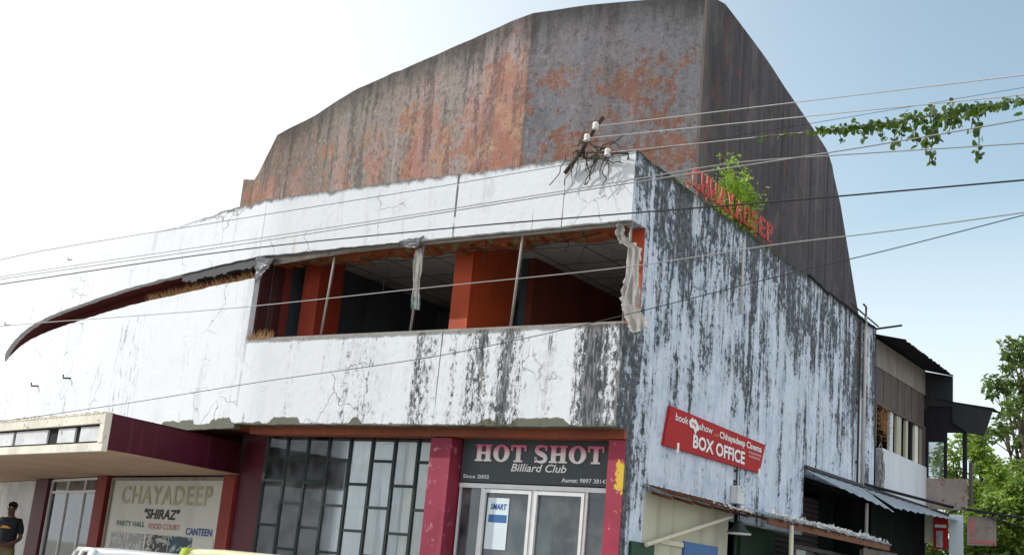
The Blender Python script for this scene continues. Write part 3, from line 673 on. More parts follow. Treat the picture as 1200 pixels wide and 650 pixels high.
# cream painted strip and shop recess under the side awnings
obj('cream_wall', bxs(((.004,.82,0),(.012,3.39,2.62))), M['cream'], CIN)
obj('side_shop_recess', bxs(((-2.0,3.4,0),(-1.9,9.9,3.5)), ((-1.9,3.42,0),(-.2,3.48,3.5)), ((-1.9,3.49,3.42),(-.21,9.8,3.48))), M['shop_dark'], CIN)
SH = B()
for k in range(34): tube(SH, [(-.75, 6.75, .3+.09*k), (-.75, 9.0, .3+.09*k)], .05, 6)
obj('rolling_shutter', SH, M['shutter'], CIN)
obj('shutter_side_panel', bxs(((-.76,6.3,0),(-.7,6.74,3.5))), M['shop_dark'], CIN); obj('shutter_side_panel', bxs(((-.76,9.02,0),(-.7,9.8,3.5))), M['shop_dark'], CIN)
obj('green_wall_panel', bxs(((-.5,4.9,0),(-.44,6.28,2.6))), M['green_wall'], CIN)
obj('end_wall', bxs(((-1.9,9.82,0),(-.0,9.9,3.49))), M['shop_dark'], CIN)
WF = obj('counter_window', bxs(((.1,5.6,2.26),(.16,8.6,2.32)),((.1,5.6,1.0),(.16,8.6,1.06)),((.1,5.6,1.06),(.16,5.68,2.26)),((.1,7.2,1.06),(.16,7.26,2.26)),((.1,8.54,1.06),(.16,8.6,2.26))), M['wood'], CIN)
obj('glass', bxs(((.12,5.69,1.07),(.126,8.53,2.25))), M['glass'], WF)
TW = obj('ticket_window', bxs(((.013,1.95,1.2),(.05,3.0,2.08))), M['blue'], CIN)
obj('frame', bxs(((.013,1.3,2.0),(.04,1.94,2.06)), ((.013,1.3,1.6),(.04,1.94,1.85))), M['pale_wood'], TW)
# drain and conduit pipes down the side wall
for y, z0_, z1_, r, mt in ((3.42,5.5,6.6,.02,'cloth'),(9.15,3.6,6.78,.03,'cloth'),(8.85,3.6,6.6,.02,'iron'),(3.55,2.6,3.5,.015,'iron')):
    bm = B(); tube(bm, [(.04,y,z0_),(.04,y,z1_)], r, 8)
    for z in (z0_+.4, (z0_+z1_)/2, z1_-.3): box(bm, (-.0,y-r-.02,z-.015), (.03,y+r+.02,z+.015))
    obj('wall_pipe', bm, M[mt], CIN)
bm = B(); box(bm, (.005,3.42,2.72), (.13,3.66,2.98)); bevel(bm, .01); obj('junction_box', bm, M['fascia_panel'], CIN)
bm = B(); tube(bm, [(.04,8.3,6.82),(.04,9.9,6.74)], .015, 6); tube(bm, [(.04,9.15,6.7),(.04,9.15,6.95),(.04,9.0,6.97)], .02, 6); tube(bm, [(-.1,9.88,6.68),(.55,9.7,6.7)], .02, 6); obj('pipe_bracket', bm, M['iron'], CIN)

# ------------------------------------------------------------------ signs
HS = thing('shop_sign', 'charcoal HOT SHOT billiard club board above the white framed glass doors', 'sign', (-1.46,.5,2.62))
bm = bxs(((-2.65,.49,2.615),(-.25,.54,3.225))); obj('panel', bm, M['sign_grey'], HS)
obj('edge_strip', bxs(((-2.62,.46,3.19),(-.9,.488,3.215))), M['fascia_panel'], HS)
def serif_word(word, x0, x1, zb, h, y):
    """heavy slab-serif capitals, widths in units of the cap height"""
    bm = B(); Wd = {'H': 1.02, 'O': .98, 'T': .9, 'S': .8, ' ': .3}
    tot = sum(Wd[c]+.1 for c in word)-.1; k = (x1-x0)/tot; x = x0; e = [0]
    def bar(xa, xb, za, zc):
        e[0] += 1; d = .0006*(e[0] % 7)
        box(bm, (xa, y-.022-d, zb+za*h), (xb, y-d*.1, zb+zc*h))
    for c in word:
        wd = Wd[c]*k; X = lambda t: x+t*wd
        if c == 'H':
            for a, b in ((.1,.36),(.64,.9)):
                bar(X(a), X(b), .05, .95); bar(X(a-.1), X(b+.1), 0, .1); bar(X(a-.1), X(b+.1), .9, 1)
            bar(X(.3), X(.7), .43, .57)
        if c == 'T':
            bar(X(.36), X(.64), .05, .95); bar(X(.22), X(.78), 0, .1); bar(X(.0), X(1), .87, 1); bar(X(0), X(.1), .66, .9); bar(X(.9), X(1), .66, .9)
        if c == 'O':
            n = 28; ring = []
            for q in range(n):
                a = 2*math.pi*q/n; ring.append(((X(.5)+.5*wd*math.cos(a), zb+h*(.5+.52*math.sin(a))), (X(.5)+.21*wd*math.cos(a), zb+h*(.5+.4*math.sin(a)))))
            for q in range(n):
                (o1, i1), (o2, i2) = ring[q], ring[(q+1) % n]
                f = [(o1[0],y-.022,o1[1]),(o2[0],y-.022,o2[1]),(i2[0],y-.022,i2[1]),(i1[0],y-.022,i1[1])]; face(bm, f)
                face(bm, [(o1[0],y-.022,o1[1]),(o2[0],y-.022,o2[1]),(o2[0],y,o2[1]),(o1[0],y,o1[1])]); face(bm, [(i1[0],y-.022,i1[1]),(i2[0],y-.022,i2[1]),(i2[0],y,i2[1]),(i1[0],y,i1[1])])
        if c == 'S':
            P = catmull([(.86,.78),(.74,.93),(.48,.96),(.2,.86),(.16,.7),(.36,.56),(.66,.44),(.84,.28),(.76,.1),(.5,.04),(.24,.08),(.12,.24)], .05)
            N = normals(P); m = len(P)
            for q in range(m-1):
                wq = lambda r: .05+.1*math.sin(math.pi*r/(m-1))**2
                a1 = P[q]+N[q]*wq(q); b1 = P[q]-N[q]*wq(q); a2 = P[q+1]+N[q+1]*wq(q+1); b2 = P[q+1]-N[q+1]*wq(q+1)
                prism(bm, [(X(p.x), y-.022, zb+p.y*h) for p in (a1, a2, b2, b1)], (0, .02, 0))
            bar(X(.8), X(.92), .7, 1.0); bar(X(.06), X(.18), .0, .32)
        x += wd+.1*k
    return bm
obj('lettering', serif_word('HOT SHOT', -2.42, -.42, 2.895, .225, .488), M['hot'], HS)
bm = B(); text(bm, 'Billiard Club', (-1.4,.488,2.775), (1,0,0), (0,0,1), .86, cap=.105, bold=.012, shear=.25, align='C'); obj('lettering', bm, M['white_print'], HS)
bm = B(); text(bm, 'Since 2002', (-2.6,.488,2.665), (1,0,0), (0,0,1), .43, cap=.05, bold=.01); obj('lettering', bm, M['white_print'], HS)
bm = B(); text(bm, 'Aamat: 9897 38143', (-.35,.488,2.655), (1,0,0), (0,0,1), .68, cap=.055, bold=.012, align='R'); obj('lettering', bm, M['white_print'], HS)
bm = B(); box(bm, (-2.18,.526,1.75), (-1.84,.53,2.42)); PS = tag(obj('poster', bm, M['curtain_blue'], loc=(-1.98,.48,2.1)), 'pale notice with blue lines taped inside the billiard club door', 'notice')
for z, h_ in ((2.27,.1),):
    bm = B(); text(bm, 'SMART', (-2.13,.5245,z), (1,0,0), (0,0,1), .26, cap=h_*.75, bold=.03, shear=.2, depth=.001); obj('lettering', bm, M['blue_print'], PS)
bm = B(); box(bm, (-2.15,.5225,2.1), (-1.86,.5258,2.2)); obj('blue_band', bm, M['blue'], PS)
# box office sign on the side wall
BO = thing('box_office_sign', 'red BOX OFFICE sign fixed slightly askew on the streaked side wall', 'sign', (.03,1.3,3.27))
q = [at(786,475,0,.05), at(897,521,0,.05), at(890,554,0,.05), at(778,521,0,.05)]
bm = B(); prism(bm, q, (-.04,0,0)); obj('panel', bm, M['sign_red'], BO)
for py, z in ((1.6,3.3),(4.35,3.3)):
    bm = B(); box(bm, (.0,py-.04,z-.1), (.052,py+.02,z+.03)); obj('bracket', bm, M['white_print'], BO)
U, V = (0,1,0), (0,-.004,1)
def st(s, y, z, w_, c, mt, bold=.0, sh=0, al='L'):
    bm = B(); text(bm, s, (.052,y,z), (0,1,-.006), V, w_, cap=c, bold=bold, shear=sh, align=al, depth=.004); return obj('lettering', bm, M[mt], BO)
st('BOX OFFICE', 2.02, 3.335, 1.75, .18, 'white_print', .03)
st('book', 1.46, 3.615, .38, .1, 'white_print', .012); st('show', 2.2, 3.6, .42, .1, 'white_print', .012)
bm = B(); prism(bm, [(.053,1.86,3.66),(.053,1.97,3.73),(.053,2.0,3.7),(.053,2.06,3.72),(.053,2.2,3.62),(.053,2.16,3.57),(.053,2.12,3.57),(.053,2.08,3.5),(.053,2.02,3.58),(.053,1.9,3.59)], (.004,0,0)); obj('ticket_emblem', bm, M['white_print'], BO)
bm = B(); text(bm, 'my', (.0585,1.95,3.63), (0,1,-.1), V, .14, cap=.06, bold=.01, depth=.001); obj('lettering', bm, M['sign_red'], BO)
st('.com', 2.66, 3.585, .16, .05, 'orange_print', .01); st('Chhayadeep Cinema', 2.86, 3.585, 1.52, .095, 'white_print', .025)
for ya, yb, z in ((3.9,4.38,3.505),(3.92,4.34,3.45)):
    bm = B(); prism(bm, [(.053,ya,z),(.053,yb,z-.003),(.053,yb,z+.03),(.053,ya,z+.033)], (.003,0,0)); obj('small_print', bm, M['pink_print'], BO)
# canteen board
SZ = thing('canteen_board', 'pale framed board for party hall and canteen under the canopy between red posts', 'sign', (-9.1,1.0,1.1))
bm = B(); prism(bm, [(-10.46,1.03,1.1),(-7.76,1.03,1.1),(-7.76,1.03,2.62),(-10.46,1.03,2.58)], (0,.05,0)); obj('panel', bm, M['board'], SZ)
obj('frame', bxs(((-10.5,.985,1.07),(-7.73,1.03,1.1)), ((-10.5,.985,1.1),(-10.46,1.03,2.62)), ((-10.46,.985,2.575),(-7.73,1.028,2.63))), M['wood_pale'], SZ)
def zt(s, x, z, w_, c, mt, bold=.01, sh=0, al='C', sp=1):
    bm = B(); text(bm, s, (x,1.024,z), (1,0,0), (0,0,1), w_, cap=c, bold=bold, shear=sh, align=al, depth=.003, space=sp); return obj('lettering', bm, M[mt], SZ)
zt('CHAYADEEP', -9.1, 2.16, 2.2, .33, 'yellow_print', .022, 0, 'C', 1.15)
zt('"SHIRAZ"', -9.1, 1.9, .86, .17, 'black_print', .03, .15)
zt('PARTY HALL', -9.85, 1.74, .74, .1, 'green_print', .01); zt('FOOD COURT', -9.0, 1.72, .76, .1, 'pink_print', .01); zt('CANTEEN', -8.18, 1.66, .58, .12, 'blue_print', .025)
def pict(name, dark, bright):
    t = NT(name); n = t.noise(scale=5, detail=3, dist=1.5); c = t.ramp(n, [(.44, dark), (.5, bright), (.56, dark), (.62, bright)], 'CONSTANT'); return t.done(c, .5)
M['photo_dark'] = pict('monochrome_food_print', (.05,.055,.06), (.5,.5,.5)); M['photo_blue'] = pict('blue_plate_print', (.03,.07,.1), (.4,.5,.52)); M['photo_pale'] = pict('faded_print', (.33,.35,.36), (.55,.56,.56))
for xa, xb, mt in ((-10.32,-9.9,'photo_pale'),(-9.86,-9.46,'photo_pale'),(-9.4,-8.86,'photo_dark'),(-8.83,-8.3,'photo_blue'),(-8.26,-7.84,'board')):
    bm = B(); box(bm, (xa,1.02,1.27), (xb,1.027,1.62)); obj('picture', bm, M[mt], SZ)
zt('DINNER', -10.11, 1.54, .3, .06, 'black_print', .005)
_l = T1 @ Vector((-9.1,1.0,1.1)); SZ.location = _l; SZ.rotation_euler.z = math.atan2(-1.40, 5.26); SZ.location.z = 1.08; SZ.scale = (1.6,1,.99)
# rooftop letters
RL = thing('rooftop_letters', 'red open letters spelling CHHAYADEEP on a rail along the side parapet', 'sign', (-.1,1.5,6.85))
ys = [1.66+.3*i for i in range(10)]
bm = B()
tube(bm, [(-.03,1.55,6.97),(-.03,4.65,6.94)], .015, 5)
for i in range(11): tube(bm, [(-.03,1.6+.3*i,6.8),(-.03,1.6+.3*i,6.97)], .01, 4)
obj('letter_rail', bm, M['red_letter'], RL)
for c, y in zip('CHHAYADEEP', ys):
    cu = bpy.data.curves.new('t', 'FONT'); cu.body = c; cu.size = .46; cu.fill_mode = 'NONE'; cu.bevel_depth = .013; cu.bevel_resolution = 1; cu.resolution_u = 3
    ob = bpy.data.objects.new('t', cu); COL.objects.link(ob); dg = bpy.context.evaluated_depsgraph_get(); dg.update(); me = bpy.data.meshes.new_from_object(ob.evaluated_get(dg)); bpy.data.objects.remove(ob); bpy.data.curves.remove(cu)
    x0_ = min(v.co.x for v in me.vertices); wd_ = max(v.co.x for v in me.vertices)-x0_
    for v in me.vertices: v.co = Vector((-.0+v.co.z, y+(v.co.x-x0_)*.23/wd_, 6.95-.008*(y-1.6)+v.co.y*.92))
    bm = B(); bm.from_mesh(me); bpy.data.meshes.remove(me); obj('letter', bm, M['red_letter'], RL)
# ------------------------------------------------------------------ torn sheets at the open band
def ribbon(pts, mat, jag=.02, wob=.02):
    """cloth strip through (left, right) point pairs"""
    bm = B(); rows = []; P = []
    for (a, b), (c, d) in zip(pts[:-1], pts[1:]):
        a, b, c, d = map(Vector, (a, b, c, d)); n = 5
        for k in range(n): P.append((a.lerp(c, k/n), b.lerp(d, k/n)))
    P.append(tuple(map(Vector, pts[-1])))
    for j, (a, b) in enumerate(P):
        row = []
        for i in range(15):
            p = a.lerp(b, i/14); e = jag if i in (0, 14) else 0
            row.append(bm.verts.new(p+Vector((random.uniform(-e,e), wob*1.5*(mnoise.noise(Vector((i*.42,j*.1,2)))+.5*mnoise.noise(Vector((i*.9,j*.3,5)))), random.uniform(-e,e)))))
        rows.append(row)
    for j in range(len(rows)-1):
        for i in range(14): bm.faces.new((rows[j][i], rows[j][i+1], rows[j+1][i+1], rows[j+1][i]))
    bmesh.ops.solidify(bm, geom=bm.faces[:], thickness=.003)
    return bm
def pp(px, py, y=0.02): return at(px, py, 1, y)
bm = ribbon([(pp(724,262,.0), pp(729,262,.0)), (pp(722,275,.0), pp(731,276,0)), (pp(726,284,0), pp(742,284,.0)), (pp(735,290,0), pp(752,292,.0)), (pp(734,320,.03), pp(750,318,-.02)), (pp(727,345,0), pp(749,345,0)), (pp(728,360,-.02), pp(748,358,-.02)), (pp(735,378,-.03), pp(757,374,-.03)), (pp(741,390,-.03), pp(757,386,-.03))], 'cloth', .02, .03)
TS = tag(obj('torn_sheet', bm, M['cloth'], loc=pp(742,330), smooth=True), 'torn whitish cloth hanging from the corner post of the window band', 'cloth')
bm = ribbon([(pp(487,292,.04), pp(494,290,.04)), (pp(484,310,.04), pp(495,308,.04)), (pp(484,330,.04), pp(493,330,.04)), (pp(482,350,.04), pp(492,350,.04)), (pp(482,362,.04), pp(491,363,.04))], 'cloth', .012, .015)
o = tag(obj('banner_scrap', bm, M['cloth'], loc=pp(488,330,.04), smooth=True), 'narrow white banner scrap with teal lower end hanging on a window post', 'banner')
bm = ribbon([(pp(482,348,.034), pp(492.5,348,.034)), (pp(481.7,361,.034), pp(491.5,362,.034))], 'teal', .004, .015); obj('printed_end', bm, M['teal'], o)
bm = ribbon([(pp(300,301,-.02), pp(298,330,.03)), (pp(306,301,-.03), pp(303,326,.03)), (pp(313,303,-.03), pp(311,318,.03)), (pp(322,302,-.02), pp(320,309,.03))], 'plastic', .02, .03)
tag(obj('torn_film', bm, M['plastic'], loc=pp(308,312), smooth=True), 'crumpled clear film caught on the left end of the window band', 'plastic film')
bm = ribbon([(pp(468,283,-.02), pp(470,289,.0)), (pp(478,280,-.03), pp(480,290,.0)), (pp(490,278,-.03), pp(489,291,.0)), (pp(498,276,-.02), pp(494,283,.0))], 'plastic', .015, .03)
tag(obj('torn_film', bm, M['plastic'], loc=pp(484,284), smooth=True), 'crumpled film bunched at the head of the second window post', 'plastic film')
bm = ribbon([(pp(322,303,.03), pp(320,311,.03)), (pp(375,294,.03), pp(375,301,.03)), (pp(430,287,.03), pp(430,294,.03)), (pp(470,283,.03), pp(470,289,.03))], 'plastic', .01, .012)
tag(obj('head_flap', bm, M['wood_pale'], loc=pp(400,297), smooth=True), 'long grey torn strip along the top of the left window openings', 'torn strip')
random.seed(5)
bm = B()
for x, z0_, ln in ((-5.8,6.0,.5),(-4.6,6.02,.3),(-4.2,5.98,.75),(-2.5,6.0,.45),(-1.2,6.0,.3),(-.9,6.0,.6)):
    p = Vector((x, .29, z0_)); pts = [p.copy()]
    for k in range(8): p = p+Vector((random.gauss(0,.03), random.gauss(0,.008), -ln/8)); pts.append(p.copy())
    tube(bm, pts, .006, 4)
tube(bm, [(-6.3,.28,5.9),(-5.5,.27,5.78),(-4.6,.28,5.82),(-3.6,.27,5.74),(-2.8,.28,5.86),(-1.9,.27,5.77),(-.6,.28,5.9)], .007, 4)
tag(obj('loose_wiring', bm, M['cable_dark'], loc=(-3,.28,5.8)), 'loose black wiring sagging under the broken head beam of the window band', 'wiring')
# netting over the far end of the side parapet
bm = B(); rows = []
Q = [((.03,6.2,6.83),(-.25,6.3,7.02)),((.05,7.0,6.74),(-.5,7.2,7.1)),((.07,8.0,6.72),(-.6,8.2,7.08)),((.08,8.9,6.66),(-.6,9.1,7.0)),((.06,9.85,6.66),(-.5,9.9,6.9))]
for (a, b), (c, d) in zip(Q[:-1], Q[1:]):
    for k in range(8):
        p, q_ = Vector(a).lerp(Vector(c), k/8), Vector(b).lerp(Vector(d), k/8)
        rows.append([bm.verts.new(p.lerp(q_, i/7)+Vector((0,0,-.1*math.sin(i/7*math.pi)+random.uniform(-.012,.012)))) for i in range(8)])
for j in range(len(rows)-1):
    for i in range(7): bm.faces.new((rows[j][i], rows[j][i+1], rows[j+1][i+1], rows[j+1][i]))
bmesh.ops.solidify(bm, geom=bm.faces[:], thickness=.006)
M['net'] = paint('faded_tarpaulin', (.12,.125,.135), .4, 3, .8)
tag(obj('tarpaulin', bm, M['net'], loc=(0,8,6.8), smooth=True), 'grey tarpaulin draped over the far end of the side parapet', 'tarpaulin')
# ------------------------------------------------------------------ plants
def leaf(bm, p, size, d=None, heart=False, mi=0):
    d = d or Vector((random.gauss(0,1), random.gauss(0,1), random.gauss(0,.7))); d = Vector(d).normalized()
    s = d.cross(Vector((random.gauss(0,1), random.gauss(0,1), random.gauss(0,1)))).normalized(); n = d.cross(s)
    if heart: pr = [(0,0,0),(.28,.42,.06),(.7,.32,.03),(1,0,-.05),(.7,-.32,.03),(.28,-.42,.06)]
    else: pr = [(0,0,0),(.45,.24,.05),(1,0,-.03),(.45,-.24,.05)]
    f = bm.faces.new([bm.verts.new(Vector(p)+d*(a*size)+s*(b*size)+n*(c*size)) for a, b, c in pr]); f.material_index = mi; return f
def branching(bm, base, dirs, r0):
    tips = []
    for d in dirs:
        p = Vector(base); pts = [p.copy()]; d = Vector(d); n = 5
        for k in range(n):
            p = p + d/n + Vector((random.uniform(-.05,.05), random.uniform(-.05,.05), random.uniform(-.02,.05)))*d.length; pts.append(p.copy())
        tube(bm, pts, [r0*(1-.75*k/n) for k in range(n+1)], 5); tips.append(pts)
    return tips
SB = thing('parapet_shrub', 'bright green wild shrub sprouting behind the red letters on the parapet', 'shrub', (-.2,3.5,6.85))
bm = B(); tips = branching(bm, (-.42,3.6,6.75), [(.08,-.05,1.15),(-.1,.25,.95),(.1,.5,.85),(.08,-.35,.8),(.12,.15,1.0),(.1,.5,.7),(.0,.45,.75),(.1,-.2,.75),(-.05,.45,.5),(.12,.3,.7),(.1,.5,.3),(.1,-.3,.5)], .02); obj('stem', bm, M['bark'], SB)
bm = B()
for pts in tips:
    for k in range(330):
        i = random.randint(1, len(pts)-2); p = pts[i].lerp(pts[i+1], random.random()); leaf(bm, p+Vector((random.gauss(.14,.1), random.gauss(0,.09), random.gauss(0,.07))), random.uniform(.05,.1))
obj('foliage', bm, M['leaf_bush'], SB, recalc=False)
# moss and weeds on the parapet edge under the letters
bm = B()
for k in range(420):
    y = random.uniform(.9, 4.9); leaf(bm, (random.uniform(-.12,.05), y, 6.86-.012*y+random.uniform(-.05,.03)), random.uniform(.03,.07), (random.uniform(-.1,.6), random.gauss(0,.5), random.uniform(-.4,.8)))
M['weed'] = leaf_mat('parapet_weed_leaf', (.05,.07,.02), (.16,.17,.06)); tag(obj('parapet_weeds', bm, M['weed'], loc=(0,3,6.85), recalc=False), 'low moss and weeds along the side parapet edge', 'weeds', kind='stuff')
# dry grass in the slit
bm = B(); dp_ = [p for p in FINE if -10.3 < p.x < -6.75]; dn = dict((tuple(p), n) for p, n in zip(FINE, normals(FINE)))
for p in dp_:
    n = dn[tuple(p)]
    for k in range(16):
        b0 = Vector((p.x, p.y, 5.6)) + Vector((n.x, n.y, 0))*random.uniform(.0,.18); d = Vector((random.gauss(0,.06)-n.x*.05, random.gauss(0,.04)-n.y*.07, random.uniform(.05,.15)))
        s = Vector((.006,.003,0)); face(bm, [b0-s, b0+s, b0+d])
tag(obj('dry_grass', bm, M['grass'], loc=(-8.5,.5,5.6), recalc=False), 'dry brown grass growing along the sill of the curved slit', 'grass', kind='stuff')
bm = B()
for k in range(160):
    b0 = Vector((random.uniform(-6.64,-6.2), random.uniform(.0,.2), 4.61 + (random.random() < .25)*random.uniform(.9,1.0)*.0)); face(bm, [b0-Vector((.006,0,0)), b0+Vector((.006,0,0)), b0+Vector((random.gauss(0,.06), random.gauss(0,.03), random.uniform(.05,.2)))])
tag(obj('sill_grass', bm, M['grass'], loc=(-6.5,.1,4.6), recalc=False), 'small dry tuft at the lower left corner of the window band', 'grass', kind='stuff')
# dead vines on the bracket at the corner
VB = thing('wire_bracket', 'angled iron wire bracket with white insulators above the front corner', 'bracket', (-.7,-.05,6.9))
tube_pts = [pp(662,203,-.06), pp(681,178,-.1), pp(697,150,-.12), pp(707,137,-.14)]
bm = B(); tube(bm, tube_pts, .03, 6); tube(bm, [pp(684,176,-.1), pp(684,186,.05), (pp(684,186).x,.1,6.7)], .022, 6); obj('arm', bm, M['iron'], VB)
INS = [pp(698,148,-.16), pp(688,162,-.15), pp(712,179,-.14), pp(736,181,-.1)]
for p in INS[:3]:
    bm = B(); lathe(bm, [(.0,-.05),(.04,-.045),(.045,-.02),(.03,0),(.045,.02),(.035,.05),(0,.055)], p, 10); obj('insulator', bm, M['ceramic'], VB)
bm = B(); tube(bm, [pp(690,178,-.1), pp(712,179,-.12), pp(736,180,-.08), pp(736,188,.02)], .016, 5); obj('stay', bm, M['iron'], VB)
bm = B()
for s_ in range(24):
    p = pp(random.gauss(692,12), random.gauss(177,8), -.12+random.uniform(-.06,.08)); pts = [p.copy()]; d = Vector((random.gauss(.1,.6), random.gauss(0,.15), random.gauss(-.15,.45)))
    for k in range(6):
        d += Vector((random.gauss(0,.3), random.gauss(0,.1), random.gauss(-.06,.25))); p = p + d.normalized()*.068; pts.append(p.copy())
    tube(bm, pts, [.013-.0017*k for k in range(7)], 4)
for s_ in range(5):
    p = pp(random.uniform(660,715), 182, -.08); pts = [p.copy()]
    for k in range(5): p = p + Vector((random.gauss(-.02,.04), 0, -.08)); pts.append(p.copy())
    tube(bm, pts, [.008]*6, 4)
DV = tag(obj('dead_vine', bm, M['twig'], loc=pp(690,175,-.1)), 'tangle of dead vine stems clinging to the wire bracket at the corner', 'vine')
# ------------------------------------------------------------------ overhead wires
YW = -4.5
def wire(pix, r, mat, label, y0=YW, start=None, y1=None):
    n = len(pix); pts = []
    for i, (px, py) in enumerate(pix):
        y = y0 if y1 is None else y0 + (y1-y0)*i/(n-1); pts.append(at(px, py, 1, y))
    if start is not None: pts = [Vector(start)] + pts
    else:
        d = (pts[0]-pts[1]).normalized(); pts = [pts[0]+d*14+Vector((0,0,.6))] + pts
    d = (pts[-1]-pts[-2]).normalized(); pts.append(pts[-1]+d*9)
    out = []
    for i in range(len(pts)-1):
        p0 = pts[max(i-1,0)]; p1 = pts[i]; p2 = pts[i+1]; p3 = pts[min(i+2, len(pts)-1)]
        for k in range(8):
            t = k/8; m1 = (p2-p0)*.5; m2 = (p3-p1)*.5; L = (p2-p1).length
            if m1.length: m1 = m1.normalized()*L
            if m2.length: m2 = m2.normalized()*L
            out.append((2*t**3-3*t**2+1)*p1 + (t**3-2*t**2+t)*m1 + (-2*t**3+3*t**2)*p2 + (t**3-t**2)*m2)
    out.append(pts[-1])
    bm = B(); tube(bm, out, r, 6)
    return tag(obj('overhead_wire', bm, M[mat], loc=pts[1]), label, 'wire', 'overhead wires'), out
wire([(1200,88)], .0052, 'cable', 'topmost grey wire from the corner bracket across the dark drum wall', start=INS[0])
wire([(1200,111)], .0052, 'cable', 'second grey wire from the bracket, just above the leafy creeper', start=INS[1])
_, CW = wire([(885,161),(1000,149),(1100,134),(1200,117)], .0052, 'cable', 'grey wire from the bracket that carries the green creeper', start=INS[2], y0=-.8, y1=-4.5)
wire([(-40,312),(60,292),(270,258),(500,221),(640,197),(735,181)], .0036, 'cable_dark', 'highest thin wire over the white parapet left of the bracket', y0=-4.5, y1=-.4)
wire([(-40,332),(20,321),(270,284),(500,249),(733,212),(860,191),(980,182),(1200,168)], .0046, 'cable', 'long wire rising over the white parapet and passing below the creeper')
wire([(-40,338),(20,330),(270,294),(520,268),(735,250),(900,237),(1040,225),(1200,211)], .0065, 'cable_dark', 'thickest black wire crossing the head of the window band')
wire([(-40,388),(0,382),(270,361),(520,335),(740,312),(906,287),(1040,271),(1200,249)], .0046, 'cable', 'wire cutting across the middle of the dark window openings')
wire([(-40,497),(130,475),(300,448),(500,419),(616,396),(724,371),(943,316),(1040,293),(1200,252)], .0036, 'cable_dark', 'lowest wire slanting up across the stained spandrel below the windows')
wire([(-40,334),(20,324),(270,288),(500,252),(735,215),(977,178),(1080,161),(1200,140)], .0052, 'cable', 'wire just under the creeper tangled in its hanging strands', y0=-4.6, y1=-4.6)
# creeper on its wire
CR = thing('creeper', 'leafy green creeper strung along a wire with hanging strands against the sky', 'creeper', at(1060,150,1,-1.5))
lb = B(); sbm = B()
def along(px):
    best = min(CW, key=lambda p: abs((MC @ (p-EYE)).x/(MC @ (p-EYE)).z*F+600-px)); i = CW.index(best)
    a = CW[max(i-1,0)]; b = CW[min(i+1,len(CW)-1)]
    fx = lambda p: (MC @ (p-EYE)).x/(MC @ (p-EYE)).z*F+600
    t_ = (px-fx(a))/(fx(b)-fx(a)+1e-9); return a.lerp(b, max(0, min(1, t_)))
def dens(px):
    if px < 955: return .35 if random.random() < .5 else 0
    if px > 1165: return .55
    return 1
for k in range(780):
    px = random.uniform(885, 1330)
    if random.random() > dens(px): continue
    p = along(px); thick = .02 if px < 1050 else (.045 if px < 1130 else .022)
    leaf(lb, p+Vector((random.gauss(0,.02), random.gauss(0,.02), random.gauss(0,thick))), random.uniform(.036,.075), (random.gauss(0,.6), random.gauss(0,.6), -abs(random.gauss(.5,.5))), True)
for px, ln, wd in ((985,.22,4),(1012,.2,5),(1036,.22,6),(1060,.3,10),(1072,.38,14),(1083,.5,16),(1094,.62,26),(1100,.3,12),(1112,.22,8),(1122,.2,6),(1145,.24,5),(1148,.62,22),(1215,.35,10),(1262,.5,14),(1046,.34,10)):
    p = along(px); pts = [p.copy()]
    for k in range(8): p = p+Vector((random.gauss(0,.008), random.gauss(0,.008), -ln/11.5)); pts.append(p.copy())
    tube(sbm, pts, .004, 4)
    for k in range(int(wd*1.3)):
        i = random.randint(0, 7); q_ = pts[i].lerp(pts[i+1], random.random()); leaf(lb, q_+Vector((random.gauss(0,.02), random.gauss(0,.02), 0)), random.uniform(.036,.074), (random.gauss(0,.5), random.gauss(0,.5), -.6), True)
tube(sbm, [along(px)+Vector((0,0,.008*math.sin(px*.3))) for px in range(885,1330,6)], .007, 4)
obj('stem', sbm, M['twig'], CR); obj('foliage', lb, M['leaf'], CR, recalc=False)
# ------------------------------------------------------------------ side awnings
def tin(A, B_, C_, D_, n, amp, mat, jag=0.0, m=4):
    """corrugated sheet: A-B along the wall, D-C the outer edge"""
    bm = B(); A, B_, C_, D_ = map(Vector, (A, B_, C_, D_)); rows = []
    for i in range(n*4+1):
        t = i/(n*4); a = A.lerp(B_, t); d = D_.lerp(C_, t); e = (mnoise.noise(Vector((i*.31,0,0)))*jag + random.uniform(-jag,jag)*.4)
        rows.append([bm.verts.new(a.lerp(d, j/m*(1+(e if j == m else 0)))+Vector((0,0,amp*math.sin(t*n*2*math.pi)))) for j in range(m+1)])
    for i in range(n*4):
        for j in range(m): bm.faces.new((rows[i][j], rows[i+1][j], rows[i+1][j+1], rows[i][j+1]))
    bmesh.ops.solidify(bm, geom=bm.faces[:], thickness=.008); return bm
AW = thing('box_office_awning', 'low rusty awning strewn with white scraps over the box office counter', 'awning', (.3,4.5,2.55))
obj('sheet', tin((.02,.78,2.70),(.02,3.6,2.69),(.34,3.6,2.585),(.34,.8,2.60),18,.012,'rust_tin',.1), M['rust_tin'], AW)
obj('sheet', tin((.02,3.55,2.71),(.02,9.0,2.72),(.66,8.9,2.575),(.6,3.5,2.585),34,.014,'tin',.14), M['tin'], AW)
for y in [1.0+.6*i for i in range(14)]:
    bm = B(); obox(bm, (.0,y,2.60), (.3+.3*(y>3.5),0,-.07), (0,.04,0), (0,0,.035)); obj('rafter', bm, M['rust_tin'], AW)
bm = B(); obox(bm, (.5,3.6,2.47), (.1,5.3,0), (.03,0,0), (0,0,.09)); obj('edge_batten', bm, M['rust_tin'], AW)
bm = B(); tube(bm, [(.62,4.35,0),(.58,4.35,2.52)], .035, 8); obj('post', bm, M['pale_wood'], AW)
bm = B()
